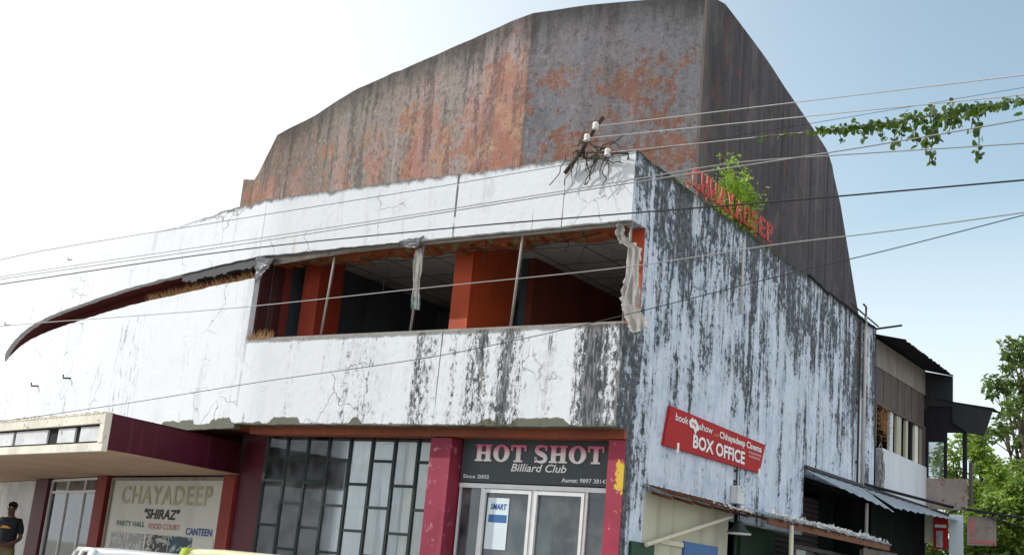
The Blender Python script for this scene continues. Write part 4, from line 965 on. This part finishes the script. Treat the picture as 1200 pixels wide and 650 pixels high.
for k in range(1000):   # scraps of plaster, leaves and plastic lying along the outer edge
    y = random.triangular(2.0, 8.9, 6.5); x = (.3 if y < 3.5 else .6)+random.gauss(0,.025); z = 2.60+random.uniform(0,.03); s = random.uniform(.012,.042)
    v0 = Vector((x,y,z)); a = Vector((random.gauss(0,1),random.gauss(0,1),random.gauss(0,.4))).normalized()*s; b = Vector((random.gauss(0,1),random.gauss(0,1),random.gauss(0,.5))).normalized()*s
    obox(bm, v0, a, b*1.3, (0,0,random.uniform(.004,.012)))
M['scrap'] = plain('bleached_scraps', (.8,.8,.79), .9, var=.3, scale=14); tag(obj('awning_scraps', bm, M['scrap'], loc=(.5,6,2.6)), 'white scraps of plaster and plastic littering the low awning edge', 'debris', kind='stuff')
A2 = thing('tin_awning', 'grey sloping tin awning with drooping corner over the rolling shutter', 'awning', (.3,8,3.3))
obj('sheet', tin((.0,6.3,3.57),(.0,9.2,3.60),(.62,9.15,3.17),(.5,6.35,3.33),7,.012,'tin',.04), M['tin'], A2)
bm = B(); obox(bm, (.0,6.3,3.575), (0,9.0,.03), (.06,0,0), (0,0,.05)); obj('wall_batten', bm, M['tin_dark'], A2)
bm = B(); tube(bm, [(.5,8.0,1.0),(.5,8.0,3.2)], .03, 8); obj('post', bm, M['steel'], A2)
A3 = thing('tin_awning', 'grey tin awning on the old wooden house beyond the rolling shutter', 'awning', (.4,11.5,3.4))
obj('sheet', tin((.0,9.22,3.60),(.0,13.25,3.62),(.72,13.2,3.38),(.62,9.25,3.24),10,.012,'tin',.05), M['tin'], A3)
obj('sheet', tin((.75,13.2,3.66),(.75,16.5,3.7),(1.5,16.5,3.5),(1.5,13.2,3.42),8,.012,'tin_dark',.05), M['tin_dark'], A3)
bm = B(); tube(bm, [(-.02,9.2,3.66),(.5,13.2,3.66),(1.9,15.2,3.6)], .03, 6); obj('ridge_pole', bm, M['wood_dark'], A3)
# lamp, pole, stick, boards below the awning
PL = thing('pendant_lamp', 'dark cone lamp with pale rim hanging under the box office awning', 'lamp', (.3,2.95,2.3))
lc = at(866,624,0,.3)
bm = B(); lathe(bm, [(.02,.17),(.05,.15),(.1,.06),(.17,.012),(.175,0)], lc, 20); obj('shade', bm, M['dark_frame'], PL)
bm = B(); lathe(bm, [(.0,.004),(.17,.004),(.165,-.018),(0,-.025)], lc, 20); obj('diffuser', bm, M['white_print'], PL)
bm = B(); tube(bm, [lc+Vector((0,0,.15)), lc+Vector((-.02,.02,.3))], .01, 6); obj('cord', bm, M['black'], PL)
bm = B(); p_ = at(861,640,0,.06); tube(bm, [(.06,p_.y,0),(.06,p_.y,2.6)], .03, 8); tag(obj('pole', bm, M['dark_frame'], loc=(.06,p_.y,0)), 'thin dark pole against the cream wall behind the pendant lamp', 'pole')
bm = B(); a_, b_ = at(757,638,0,.08), at(857,605,0,.2); tube(bm, [a_, b_], .028, 8); tag(obj('pale_stick', bm, M['pale_wood'], loc=a_), 'pale stick slanting across the cream wall under the low awning', 'stick')
bm = B(); c0, c1_ = at(738,633,0,.02), at(764,641,0,.02); box(bm, (.008,c0.y,.3), (.05,c1_.y+.02,c0.z-.0)); bevel(bm, .008); tag(obj('green_board', bm, M['green'], loc=(.02,c0.y,.3)), 'dark green board on the side wall next to the corner column', 'board')
GB = thing('corrugated_screen', 'weathered grey sheet screen standing below the low end of the awning', 'screen', (.7,8.3,0))
obj('sheet', tin((.62,7.5,2.42),(.62,9.4,2.45),(.68,9.4,.1),(.68,7.5,.1),14,.012,'wood_pale',0,3), M['wood_pale'], GB)
bm = B(); tube(bm, [(.57,7.55,0),(.57,7.55,2.4)], .03, 6); obj('post', bm, M['wood'], GB); bm = B(); tube(bm, [(.57,9.3,0),(.57,9.3,2.4)], .03, 6); obj('post', bm, M['wood'], GB)
# ------------------------------------------------------------------ old wooden house beyond the side wall
WH = thing('wooden_house', 'old brown boarded house with dark tin eaves beyond the streaked wall', 'house', (0,12,0))
obj('upper_wall', bxs(((-.12,9.93,5.98),(.0,13.3,6.51))), M['wood_pale'], WH)
for i in range(7):
    y = 10.0+i*.47; obj('shutter_panel', bxs(((-.1,y,5.32),(-.02+.004*(i%2),y+.44,5.975))), M['wood'], WH)
WW = obj('window', bxs(((-.11,9.95,5.26),(.005,13.3,5.315)), ((-.11,9.95,4.44),(.004,10.02,5.26)), ((-.11,13.2,4.44),(.004,13.3,5.26))), M['wood'], WH)
for y, wd, mt in ((10.95,.2,'curtain_grey'),(11.4,.3,'cream'),(12.0,.16,'cream'),(12.35,.1,'wood_dark'),(12.65,.22,'curtain'),(12.98,.2,'wood_pale')):
    obj('window_slat', bxs(((-.08,y,4.44),(-.03,y+wd,5.255))), M[mt], WW)
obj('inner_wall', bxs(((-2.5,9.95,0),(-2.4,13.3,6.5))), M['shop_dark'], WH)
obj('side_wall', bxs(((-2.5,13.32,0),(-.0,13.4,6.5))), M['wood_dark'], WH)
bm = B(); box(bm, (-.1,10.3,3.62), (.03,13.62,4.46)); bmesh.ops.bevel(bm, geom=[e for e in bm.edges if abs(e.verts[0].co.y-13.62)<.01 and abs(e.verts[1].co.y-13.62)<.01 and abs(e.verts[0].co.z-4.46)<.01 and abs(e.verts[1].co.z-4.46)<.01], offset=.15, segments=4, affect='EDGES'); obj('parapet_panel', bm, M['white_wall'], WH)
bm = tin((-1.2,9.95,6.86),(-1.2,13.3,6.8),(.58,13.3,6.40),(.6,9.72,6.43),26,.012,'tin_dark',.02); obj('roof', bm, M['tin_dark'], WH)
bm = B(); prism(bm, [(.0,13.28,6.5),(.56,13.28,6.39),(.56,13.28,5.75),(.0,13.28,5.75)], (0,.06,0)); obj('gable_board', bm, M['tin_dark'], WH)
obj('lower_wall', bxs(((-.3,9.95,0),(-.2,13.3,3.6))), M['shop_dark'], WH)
PO = obj('porch', bxs(((.0,13.31,5.55),(.82,13.37,5.76)), ((.0,13.312,4.25),(.06,13.37,5.549)), ((.76,13.31,4.25),(.84,13.39,5.549)), ((.38,13.31,4.25),(.44,13.37,5.549)), ((.061,13.311,5.0),(.379,13.369,5.548)), ((.441,13.311,5.2),(.759,13.369,5.548))), M['wood_dark'], WH)
obj('glass', bxs(((.061,13.33,4.26),(.379,13.336,4.999))), M['glass'], PO)
obj('pink_panel', bxs(((.035,13.3,3.6),(.84,13.4,4.24))), M['pink_wall'], WH)
bm = B(); prism(bm, [(.57,13.26,5.82),(1.38,13.26,5.68),(1.2,13.26,5.12),(.86,13.26,5.2),(.57,13.26,5.4)], (0,.05,0)); obj('eave_screen', bm, M['tin_dark'], WH)
bm = tin((.2,13.27,5.9),(.2,13.9,5.9),(1.38,13.9,5.71),(1.4,13.2,5.69),14,.012,'tin_dark',.02); obj('porch_roof', bm, M['tin_dark'], WH)
bm = B(); box(bm, (.86,13.42,3.7), (.93,13.5,4.6)); obj('porch_side_board', bm, M['wood'], WH)
bm = B()
for k in range(600):
    p = Vector((random.gauss(.03,.05), random.gauss(10.35,.16), random.gauss(4.95,.17))); d = Vector((random.gauss(.3,.5), random.gauss(0,.5), random.gauss(0,.6))).normalized()*.08; face(bm, [p, p+d, p+d*.6+Vector((.006,.006,.006))])
tag(obj('straw_bundle', bm, M['grass'], loc=(.03,10.35,4.8), recalc=False), 'round brown straw bundle in the first window of the wooden house', 'straw')
bm = B()
for k in range(14):
    a = random.uniform(0,6.28); r_ = random.uniform(.12,.32); c = Vector((.06,10.15+random.gauss(0,.05),4.05+random.gauss(0,.08))); tube(bm, [c+Vector((random.gauss(0,.015), r_*.6*math.cos(a+i*.5), r_*1.3*math.sin(a+i*.5))) for i in range(12)], .009, 4)
tag(obj('cable_coil', bm, M['cable'], loc=(.06,10.15,4.0)), 'coil of grey cable hung at the end of the streaked wall', 'cable coil')
# banners below the far awning
def banner(x0, x1, z0, z1, y, mats, label, words_=()):
    o = thing('banner', label, 'banner', ((x0+x1)/2, y, z0)); bm = B(); prism(bm, [(x0,y,z0),(x1,y,z0+.02),(x1,y,z1),(x0,y,z1)], (0,.02,0)); obj('sheet', bm, M[mats], o)
    for s, zz, c, mt in words_:
        bm = B(); text(bm, s, ((x0+x1)/2,y-.004,zz), (1,0,0), (0,0,1), (x1-x0)*.8, cap=c, bold=.015, align='C', depth=.003); obj('lettering', bm, M[mt], o)
    return o
banner(.02,.2,2.9,3.5,13.24,'cream','blank cream banner strip at the left of the row under the far awning')
b = banner(.21,.5,2.78,3.44,13.2,'sign_red','red banner with a pale figure patch under the far awning')
bm = B(); box(bm, (.27,13.19,2.82), (.4,13.196,3.15)); obj('picture', bm, M['photo_pale'], b); bm = B(); box(bm, (.24,13.19,3.22), (.47,13.196,3.28)); obj('stripe', bm, M['white_print'], b)
banner(.52,.8,2.66,3.5,13.22,'curtain_blue','long pale blue banner between the red banner and the pink banner')
b = banner(.86,1.42,2.9,3.48,13.3,'pink_wall','wide grimy pink banner at the right end of the far awning')
bm = B(); box(bm, (.9,13.29,2.95), (1.38,13.296,3.02)); obj('stripe', bm, M['pink_print'], b); bm = B(); box(bm, (.9,13.29,3.1), (1.0,13.296,3.42)); obj('stripe', bm, M['pink_print'], b)
# ------------------------------------------------------------------ trees
def tree(name, label, base, h, crown, mat, n, size, spread=.5, seed=1, lean=(0,0)):
    random.seed(seed); t_ = thing(name, label, 'tree', base, group='trees beyond the house'); b = Vector(base)
    bm = B(); th_ = h*.45; tr = [b+Vector((lean[0]*k/4, lean[1]*k/4, th_*k/4)) for k in range(5)]; tube(bm, tr, [.22*h/7*(1-.12*k) for k in range(5)], 8)
    lim = []
    for (cx, cy, cz, r) in crown:
        e = b+Vector((cx, cy, cz)); s0 = tr[random.randint(2,4)]; mid = s0.lerp(e, .5)+Vector((random.gauss(0,.2), random.gauss(0,.2), .2)); tube(bm, [s0, mid, e], [.08*h/7,.05*h/7,.02], 5)
        for k in range(7):
            q_ = e+Vector((random.gauss(0,r*.7), random.gauss(0,r*.7), random.gauss(0,r*.6))); tube(bm, [mid.lerp(e,.6), q_], [.025,.008], 4); lim.append((q_, r*spread))
    obj('trunk', bm, M['bark'], t_)
    bm = B(); tot = sum(r*r for _, r in lim)
    for q_, r in lim:
        for k in range(int(n*r*r/tot)):
            v = Vector((random.gauss(0,1), random.gauss(0,1), random.gauss(0,.8))).normalized()*r*random.random()**.45
            leaf(bm, q_+v, size*random.uniform(.7,1.3), (random.gauss(0,1), random.gauss(0,1), random.gauss(-.3,.6)))
    obj('crown', bm, M[mat], t_, recalc=False); return t_
def dist(px, py, d):
    r = ray(px, py); return EYE + r*(d/Vector(r[:2]).length)
def crown_px(base, d, items):
    out = []
    for px, py, rp, dd in items:
        p = dist(px, py, d+dd)-Vector(base); out.append((p.x, p.y, p.z, rp*d/F))
    return out
g = lambda px, d: (dist(px, 600, d).x, dist(px, 600, d).y, 0)
b1 = g(1222, 38); tree('tall_tree', 'tall dark sparse tree rising at the right behind the bushier green trees', b1, 9, crown_px(b1, 38, [(1195,415,15,0),(1175,445,16,1),(1210,440,24,0),(1190,475,18,-1),(1215,490,26,0),(1180,500,12,2),(1225,420,20,0),(1200,530,22,1),(1245,470,30,0)]), 'leaf_dark', 4300, .19, .5, 3)
b2 = g(1158, 33); tree('bushy_tree', 'bright green tree with a narrow upright crown beside the dark porch eave', b2, 6, crown_px(b2, 33, [(1150,540,13,0),(1148,565,15,0),(1152,590,18,0),(1160,620,22,0),(1145,605,15,1),(1168,585,14,1)]), 'leaf_tree', 8000, .15, .6, 4)
b3 = g(1190, 31); tree('bushy_tree', 'broad bright green tree at the lower right edge of the street', b3, 5, crown_px(b3, 31, [(1185,580,22,0),(1200,560,18,1),(1175,610,24,0),(1205,605,26,0),(1190,640,26,-1),(1215,640,26,0),(1165,640,20,0),(1230,590,26,0)]), 'leaf_tree', 9000, .15, .6, 5)
b5 = g(1135, 30); tree('low_tree', 'low bright green tree below the banners at the end of the awnings', b5, 3.4, crown_px(b5, 30, [(1110,640,16,0),(1130,645,20,0),(1150,640,20,0),(1175,650,22,0),(1095,655,16,0)]), 'leaf_tree', 4500, .12, .6, 9)
b4 = g(1140, 44); tree('far_tree', 'dull green tree showing between the porch posts and the bright trees', b4, 6, crown_px(b4, 44, [(1120,545,18,0),(1140,520,14,0),(1130,580,22,0),(1150,560,22,2),(1165,545,16,2),(1110,610,22,0),(1180,560,20,2)]), 'leaf_tree', 5000, .2, .6, 6)
random.seed(21)
FB = thing('board_fence', 'dark board fence at the foot of the bright green trees', 'fence', (dist(1185,640,24).x, dist(1185,640,24).y, 0)); fa, fb = dist(1135,640,24), dist(1290,640,24); fd = (fb-fa); fd.z = 0
fd = fd.normalized()
bm = B()
for k in range(22):
    p = Vector((fa.x, fa.y, .05))+fd*(.15*k); obox(bm, p, fd*.14, Vector((-fd.y, fd.x, 0))*.02, (0,0,1.75+random.uniform(-.05,.05)))
obj('boards', bm, M['wood_dark'], FB)
for k in range(3):
    p = Vector((fa.x, fa.y, 0))+fd*(.02+1.6*k)+Vector((-fd.y, fd.x, 0))*.03; bm = B(); obox(bm, p, fd*.08, Vector((-fd.y, fd.x, 0))*.08, (0,0,1.9)); obj('post', bm, M['wood'], FB)

# ------------------------------------------------------------------ parked cars
def loft(bm, secs, mi=0):
    rings = [[bm.verts.new(p) for p in sec] for sec in secs]; n = len(rings[0])
    for i in range(len(rings)-1):
        for k in range(n):
            f = bm.faces.new((rings[i][k], rings[i][(k+1)%n], rings[i+1][(k+1)%n], rings[i+1][k])); f.smooth = True; f.material_index = mi
    bm.faces.new(rings[0][::-1]); bm.faces.new(rings[-1]); return bm
def car(name, label, loc, rot, paint_, roof_, hr, L=3.75, Wd=1.62):
    """front towards local +y"""
    c = thing(name, label, 'car', loc, rot, 'parked cars'); h = L/2; hw = Wd/2
    def sec(y, z0, z1, w0, w1, r=.1):
        return [(-w0,y,z0+r*.5),(-w0+r*.4,y,z0),(w0-r*.4,y,z0),(w0,y,z0+r*.5),(w1,y,z1-r),(w1-r,y,z1-r*.25),(w1-2.2*r,y,z1),(-w1+2.2*r,y,z1),(-w1+r,y,z1-r*.25),(-w1,y,z1-r)]
    bm = loft(B(), [sec(-h,.42,.72,hw*.86,hw*.8),sec(-h+.08,.3,.9,hw*.95,hw*.86),sec(-h+.45,.22,.98,hw,hw*.92),sec(-.4,.2,.97,hw,hw*.95),sec(.5,.2,.96,hw,hw*.95),sec(h-.75,.22,.9,hw,hw*.9),sec(h-.2,.28,.78,hw*.95,hw*.82),sec(h,.38,.62,hw*.84,hw*.74)])
    obj('body', bm, M[paint_], c, world=False)
    ry0, ry1 = -h+.55, .25     # roof from/to
    bm = loft(B(), [sec(-h+.16,.93,1.0,hw*.84,hw*.8,.03),sec(-h+.3,.93,1.18,hw*.86,hw*.75,.05),sec(ry0,.93,hr-.03,hw*.88,hw*.7,.07),sec(ry0+.5,.93,hr,hw*.9,hw*.7,.08),sec(ry1-.3,.93,hr-.005,hw*.9,hw*.7,.08),sec(ry1,.93,hr-.05,hw*.9,hw*.7,.07),sec(ry1+.75,.9,.96,hw*.9,hw*.82,.03)])
    obj('cabin_glass', bm, M['car_glass'], c, world=False)
    def rsec(y, z, w, t=.035): return [(-w,y,z-t),(w,y,z-t),(w+.01,y,z-t*.4),(w-.05,y,z+.008),(w*.5,y,z+.022),(-w*.5,y,z+.022),(-w+.05,y,z+.008),(-w-.01,y,z-t*.4)]
    bm = loft(B(), [rsec(ry0-.06,hr-.05,hw*.69),rsec(ry0+.05,hr-.015,hw*.71),rsec(ry0+.6,hr+.004,hw*.72),rsec(ry1-.3,hr,hw*.72),rsec(ry1+.02,hr-.04,hw*.7)])
    obj('roof', bm, M[roof_], c, world=False)
    for sx in (-1, 1):
        bm = B(); tube(bm, [(sx*hw*.71,ry0+.02,hr-.02),(sx*hw*.84,-h+.2,.97)], .045, 6); tube(bm, [(sx*hw*.71,ry1,hr-.03),(sx*hw*.86,ry1+.75,.95)], .035, 6); tube(bm, [(sx*hw*.72,-.55,hr-.02),(sx*hw*.91,-.5,.95)], .035, 6); tube(bm, [(sx*hw*.71,ry0,hr-.01),(sx*hw*.71,ry1,hr-.02)], .03, 6)
        obj('window_pillar', bm, M[paint_], c, world=False)
        bm = B(); box(bm, (sx*hw*.9-.02,.62,.92), (sx*hw*.9+.02+sx*.02,.72,.96)); box(bm, (sx*(hw+.02)-.09,.6,.94), (sx*(hw+.02)+.09,.72,1.06)); obj('side_mirror', bevel(bm, .015), M[paint_], c, world=False)
        bm = B(); box(bm, (sx*hw*.72-.1,-h-.005,.7), (sx*hw*.72+.1,-h+.1,.88)); obj('tail_light', bevel(bm, .02), M['lamp_red'], c, world=False)
        bm = B(); box(bm, (sx*hw*.62-.14,h-.13,.56), (sx*hw*.62+.14,h-.02,.68)); obj('headlight', bevel(bm, .02), M['glass'], c, world=False)
        for y in (-h+.72, h-.72):
            x = sx*(hw-.09); wbm = lathe(B(), [(.2,-.085),(.27,-.085),(.295,-.05),(.295,.05),(.27,.085),(.2,.085)], (x,y,.295), 22, axis='x')
            w_ = obj('wheel', wbm, M['rubber'], c, world=False); r_ = lathe(B(), [(.0,-.07),(.19,-.088),(.2,.0),(.19,.088),(0,.07)], (x,y,.295), 18, axis='x'); obj('rim', r_, M['chrome'], w_, world=False)
    obj('bumper', bevel(bxs(((-hw*.88,-h-.04,.34),(hw*.88,-h+.1,.52))), .03), M[paint_], c, world=False)
    obj('number_plate', bxs(((-.25,-h-.052,.56),(.25,-h-.03,.68))), M['white_print'], c, world=False)
    return c
def heading(px): r = ray(px, 600); return math.atan2(r.y, r.x)-math.pi/2
pw = dist(163, 640, 14.2); py_ = dist(305, 640, 12.6)
car('parked_car', 'white parked car whose roof shows below the canteen board', (pw.x, pw.y, 0), heading(163)+.12, 'car_white', 'car_white', 1.305, 3.9, 1.66)
car('parked_car', 'lime and cream parked car whose roof shows below the lattice window', (py_.x, py_.y, 0), heading(305)-.06, 'car_lime', 'car_cream', 1.385, 3.6, 1.6)
# ------------------------------------------------------------------ the man by the entrance
def skin(name, V, E_, sub=2):
    me = bpy.data.meshes.new(name); me.from_pydata([v[:3] for v in V], E_, [])
    ob = bpy.data.objects.new(name, me); COL.objects.link(ob)
    m_ = ob.modifiers.new('skin', 'SKIN'); m_.use_smooth_shade = True
    for i, v in enumerate(V):
        d = me.skin_vertices[0].data[i]; r = v[3]; d.radius = r if isinstance(r, tuple) else (r, r); d.use_root = (i == 0)
    sb_ = ob.modifiers.new('sub', 'SUBSURF'); sb_.levels = sub; sb_.render_levels = sub
    dg = bpy.context.evaluated_depsgraph_get(); dg.update(); out = bpy.data.meshes.new_from_object(ob.evaluated_get(dg))
    bm = B(); bm.from_mesh(out); bpy.data.meshes.remove(out); bpy.data.objects.remove(ob); bpy.data.meshes.remove(me)
    for f in bm.faces: f.smooth = True
    return bm
PM = thing('person', 'man in black printed shirt and olive trousers standing by the entrance wall', 'person', (at(14,600,1,.45).x, .45, .24), math.radians(28))
K = [(0,0,.88,(.15,.1)),(0,.0,1.05,(.14,.095)),(0,.0,1.22,(.16,.105)),(0,.015,1.36,(.13,.085)),(0,.01,1.43,.055),(0,-.01,1.5,.055),(0,-.025,1.56,(.07,.085)),(0,-.02,1.63,(.065,.08))]
EE = [(i, i+1) for i in range(7)]
def add(par, *vs):
    for v in vs: K.append(v); EE.append((par, len(K)-1)); par = len(K)-1
    return par
for s_ in (-1, 1):
    wr = add(3, (s_*.15,.02,1.37,.058),(s_*.2,.03,1.24,.046),(s_*.225,.04,1.08,.039),(s_*.19,-.1,1.0,.033),(s_*.11,-.2,.95,.025))
    pm = add(wr, (s_*.075,-.235,.935,(.034,.02)))
    for k in range(4):
        z = .965-.02*k; add(pm, (s_*.05,-.262,z,.009),(s_*(.022-.003*(k%2)),-.268,z-.01,.0085),(s_*.004,-.258+.01*(k==3),z-.016,.0075))
    add(wr, (s_*.085,-.225,.985,.011),(s_*.05,-.245,.995,.009))
    an = add(0, (s_*.09,0,.82,.088),(s_*.1,-.012,.64,.07),(s_*.105,-.015,.47,.054),(s_*.11,.01,.3,.052),(s_*.115,.03,.09,.036)); add(an, (s_*.125,-.06,.04,.032),(s_*.13,-.13,.03,.025))
body = skin('body', K, EE, 2)
def ball(bm, c, r, sx=1, sy=1, sz=1): 
    g = bmesh.ops.create_uvsphere(bm, u_segments=12, v_segments=8, radius=1)
    for v in g['verts']: v.co = Vector((v.co.x*r*sx, v.co.y*r*sy, v.co.z*r*sz))+Vector(c)
ball(body, (0,-.118,1.575), .018, .8, 1, 1.3)
for s_ in (-1, 1): ball(body, (s_*.077,-.015,1.585), .026, .4, .7, 1.1)
ball(body, (0,-.102,1.525), .024, 1.1, .5, .35); ball(body, (0,-.085,1.495), .035, 1, .7, .7)
obj('body', body, M['skin'], PM, world=False)
bm = B(); [ball(bm, (s_*.03,-.102,1.6), .012) for s_ in (-1,1)]; obj('eyes', bm, M['eye'], PM, world=False)
hb = B(); ball(hb, (0,-.0,1.635), .09, .9, 1.05, .82); bmesh.ops.delete(hb, geom=[v for v in hb.verts if v.co.z < 1.6+max(0, -v.co.y-.02)*.5], context='VERTS'); bmesh.ops.solidify(hb, geom=hb.faces[:], thickness=.012); obj('hair', hb, M['hair'], PM, world=False, smooth=True)
G = 1.14
KS = [(0,0,.86,(.18,.125)),(0,0,1.05,(.17,.12)),(0,0,1.22,(.185,.125)),(0,.015,1.36,(.15,.1)),(0,.01,1.42,(.075,.07))]; ES = [(0,1),(1,2),(2,3),(3,4)]
for s_ in (-1, 1):
    n0 = len(KS); KS += [(s_*.155,.02,1.37,.072),(s_*.205,.03,1.24,.062),(s_*.225,.035,1.13,.056)]; ES += [(3,n0),(n0,n0+1),(n0+1,n0+2)]
sh_ = obj('shirt', skin('shirt', KS, ES, 2), M['shirt'], PM, world=False)
bm = B(); box(bm, (-.09,-.136,1.235), (.09,-.128,1.25)); box(bm, (-.07,-.136,1.255), (.05,-.128,1.275)); obj('chest_print', bm, M['orange_print'], sh_, world=False)
KT = [(0,0,.88,(.165,.115)),(0,0,.95,(.155,.105))]; ET = [(0,1)]
for s_ in (-1, 1):
    n0 = len(KT); KT += [(s_*.092,0,.8,.1),(s_*.1,-.01,.62,.082),(s_*.105,-.012,.45,.07),(s_*.11,.01,.28,.066),(s_*.113,.025,.1,.062)]; ET += [(0,n0)]+[(n0+k,n0+k+1) for k in range(4)]
obj('trousers', skin('trousers', KT, ET, 2), M['trousers'], PM, world=False)
for s_ in (-1, 1):
    obj('shoe', skin('shoe', [(s_*.115,.06,.045,.045),(s_*.12,-.04,.045,(.045,.042)),(s_*.128,-.15,.035,(.04,.03))], [(0,1),(1,2)], 2), M['shoe'], PM, world=False)
# ------------------------------------------------------------------ world and light
w = bpy.data.worlds.new('World'); S.world = w; w.use_nodes = True; nt = w.node_tree; nt.nodes.clear()
SUN = Vector((-.78,-.34,.54)).normalized()
el = math.asin(SUN.z); az = math.atan2(SUN.x, SUN.y)
sk = nt.nodes.new('ShaderNodeTexSky'); sk.sky_type = 'NISHITA'; sk.sun_disc = False; sk.sun_elevation = el; sk.sun_rotation = az; sk.dust_density = .8; sk.air_density = 1.0; sk.ozone_density = 1.2
bg = nt.nodes.new('ShaderNodeBackground'); bg.inputs[1].default_value = .11
wo = nt.nodes.new('ShaderNodeOutputWorld')
# white haze all round, added bright beyond view to fill the side wall, thinning to blue in the clear part of the sky down the side street
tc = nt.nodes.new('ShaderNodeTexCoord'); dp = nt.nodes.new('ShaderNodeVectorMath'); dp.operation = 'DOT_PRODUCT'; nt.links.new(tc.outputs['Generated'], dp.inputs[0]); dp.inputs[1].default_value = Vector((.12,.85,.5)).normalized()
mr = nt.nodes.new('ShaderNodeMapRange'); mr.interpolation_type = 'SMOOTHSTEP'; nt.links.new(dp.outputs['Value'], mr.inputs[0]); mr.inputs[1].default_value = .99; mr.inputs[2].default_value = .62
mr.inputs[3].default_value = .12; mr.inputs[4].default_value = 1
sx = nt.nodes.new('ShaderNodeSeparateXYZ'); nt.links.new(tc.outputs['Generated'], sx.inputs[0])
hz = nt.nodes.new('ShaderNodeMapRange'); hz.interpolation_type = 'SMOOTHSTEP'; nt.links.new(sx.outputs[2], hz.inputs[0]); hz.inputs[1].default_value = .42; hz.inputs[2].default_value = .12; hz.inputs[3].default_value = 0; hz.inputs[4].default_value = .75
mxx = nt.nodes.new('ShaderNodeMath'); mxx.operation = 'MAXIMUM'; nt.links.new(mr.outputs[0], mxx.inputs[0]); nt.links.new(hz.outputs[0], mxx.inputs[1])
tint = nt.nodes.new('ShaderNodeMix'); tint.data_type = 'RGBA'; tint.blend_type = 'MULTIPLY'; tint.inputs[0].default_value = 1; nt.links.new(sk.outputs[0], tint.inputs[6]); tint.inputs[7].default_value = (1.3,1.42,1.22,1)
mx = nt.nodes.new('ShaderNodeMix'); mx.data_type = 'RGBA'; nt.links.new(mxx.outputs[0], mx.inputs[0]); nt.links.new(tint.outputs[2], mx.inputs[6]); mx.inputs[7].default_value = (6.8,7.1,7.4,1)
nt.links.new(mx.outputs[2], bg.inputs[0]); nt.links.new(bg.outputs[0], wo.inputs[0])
sl = bpy.data.lights.new('sun', 'SUN'); sl.energy = 2.8; sl.angle = math.radians(.6); sl.color = (1,.96,.9)
so = bpy.data.objects.new('sun', sl); COL.objects.link(so); so.rotation_euler = SUN.to_track_quat('Z', 'Y').to_euler()
vs = S.view_settings; vs.view_transform = 'Standard'; vs.look = 'None'; vs.gamma = 1; vs.use_curve_mapping = False; vs.exposure = .5
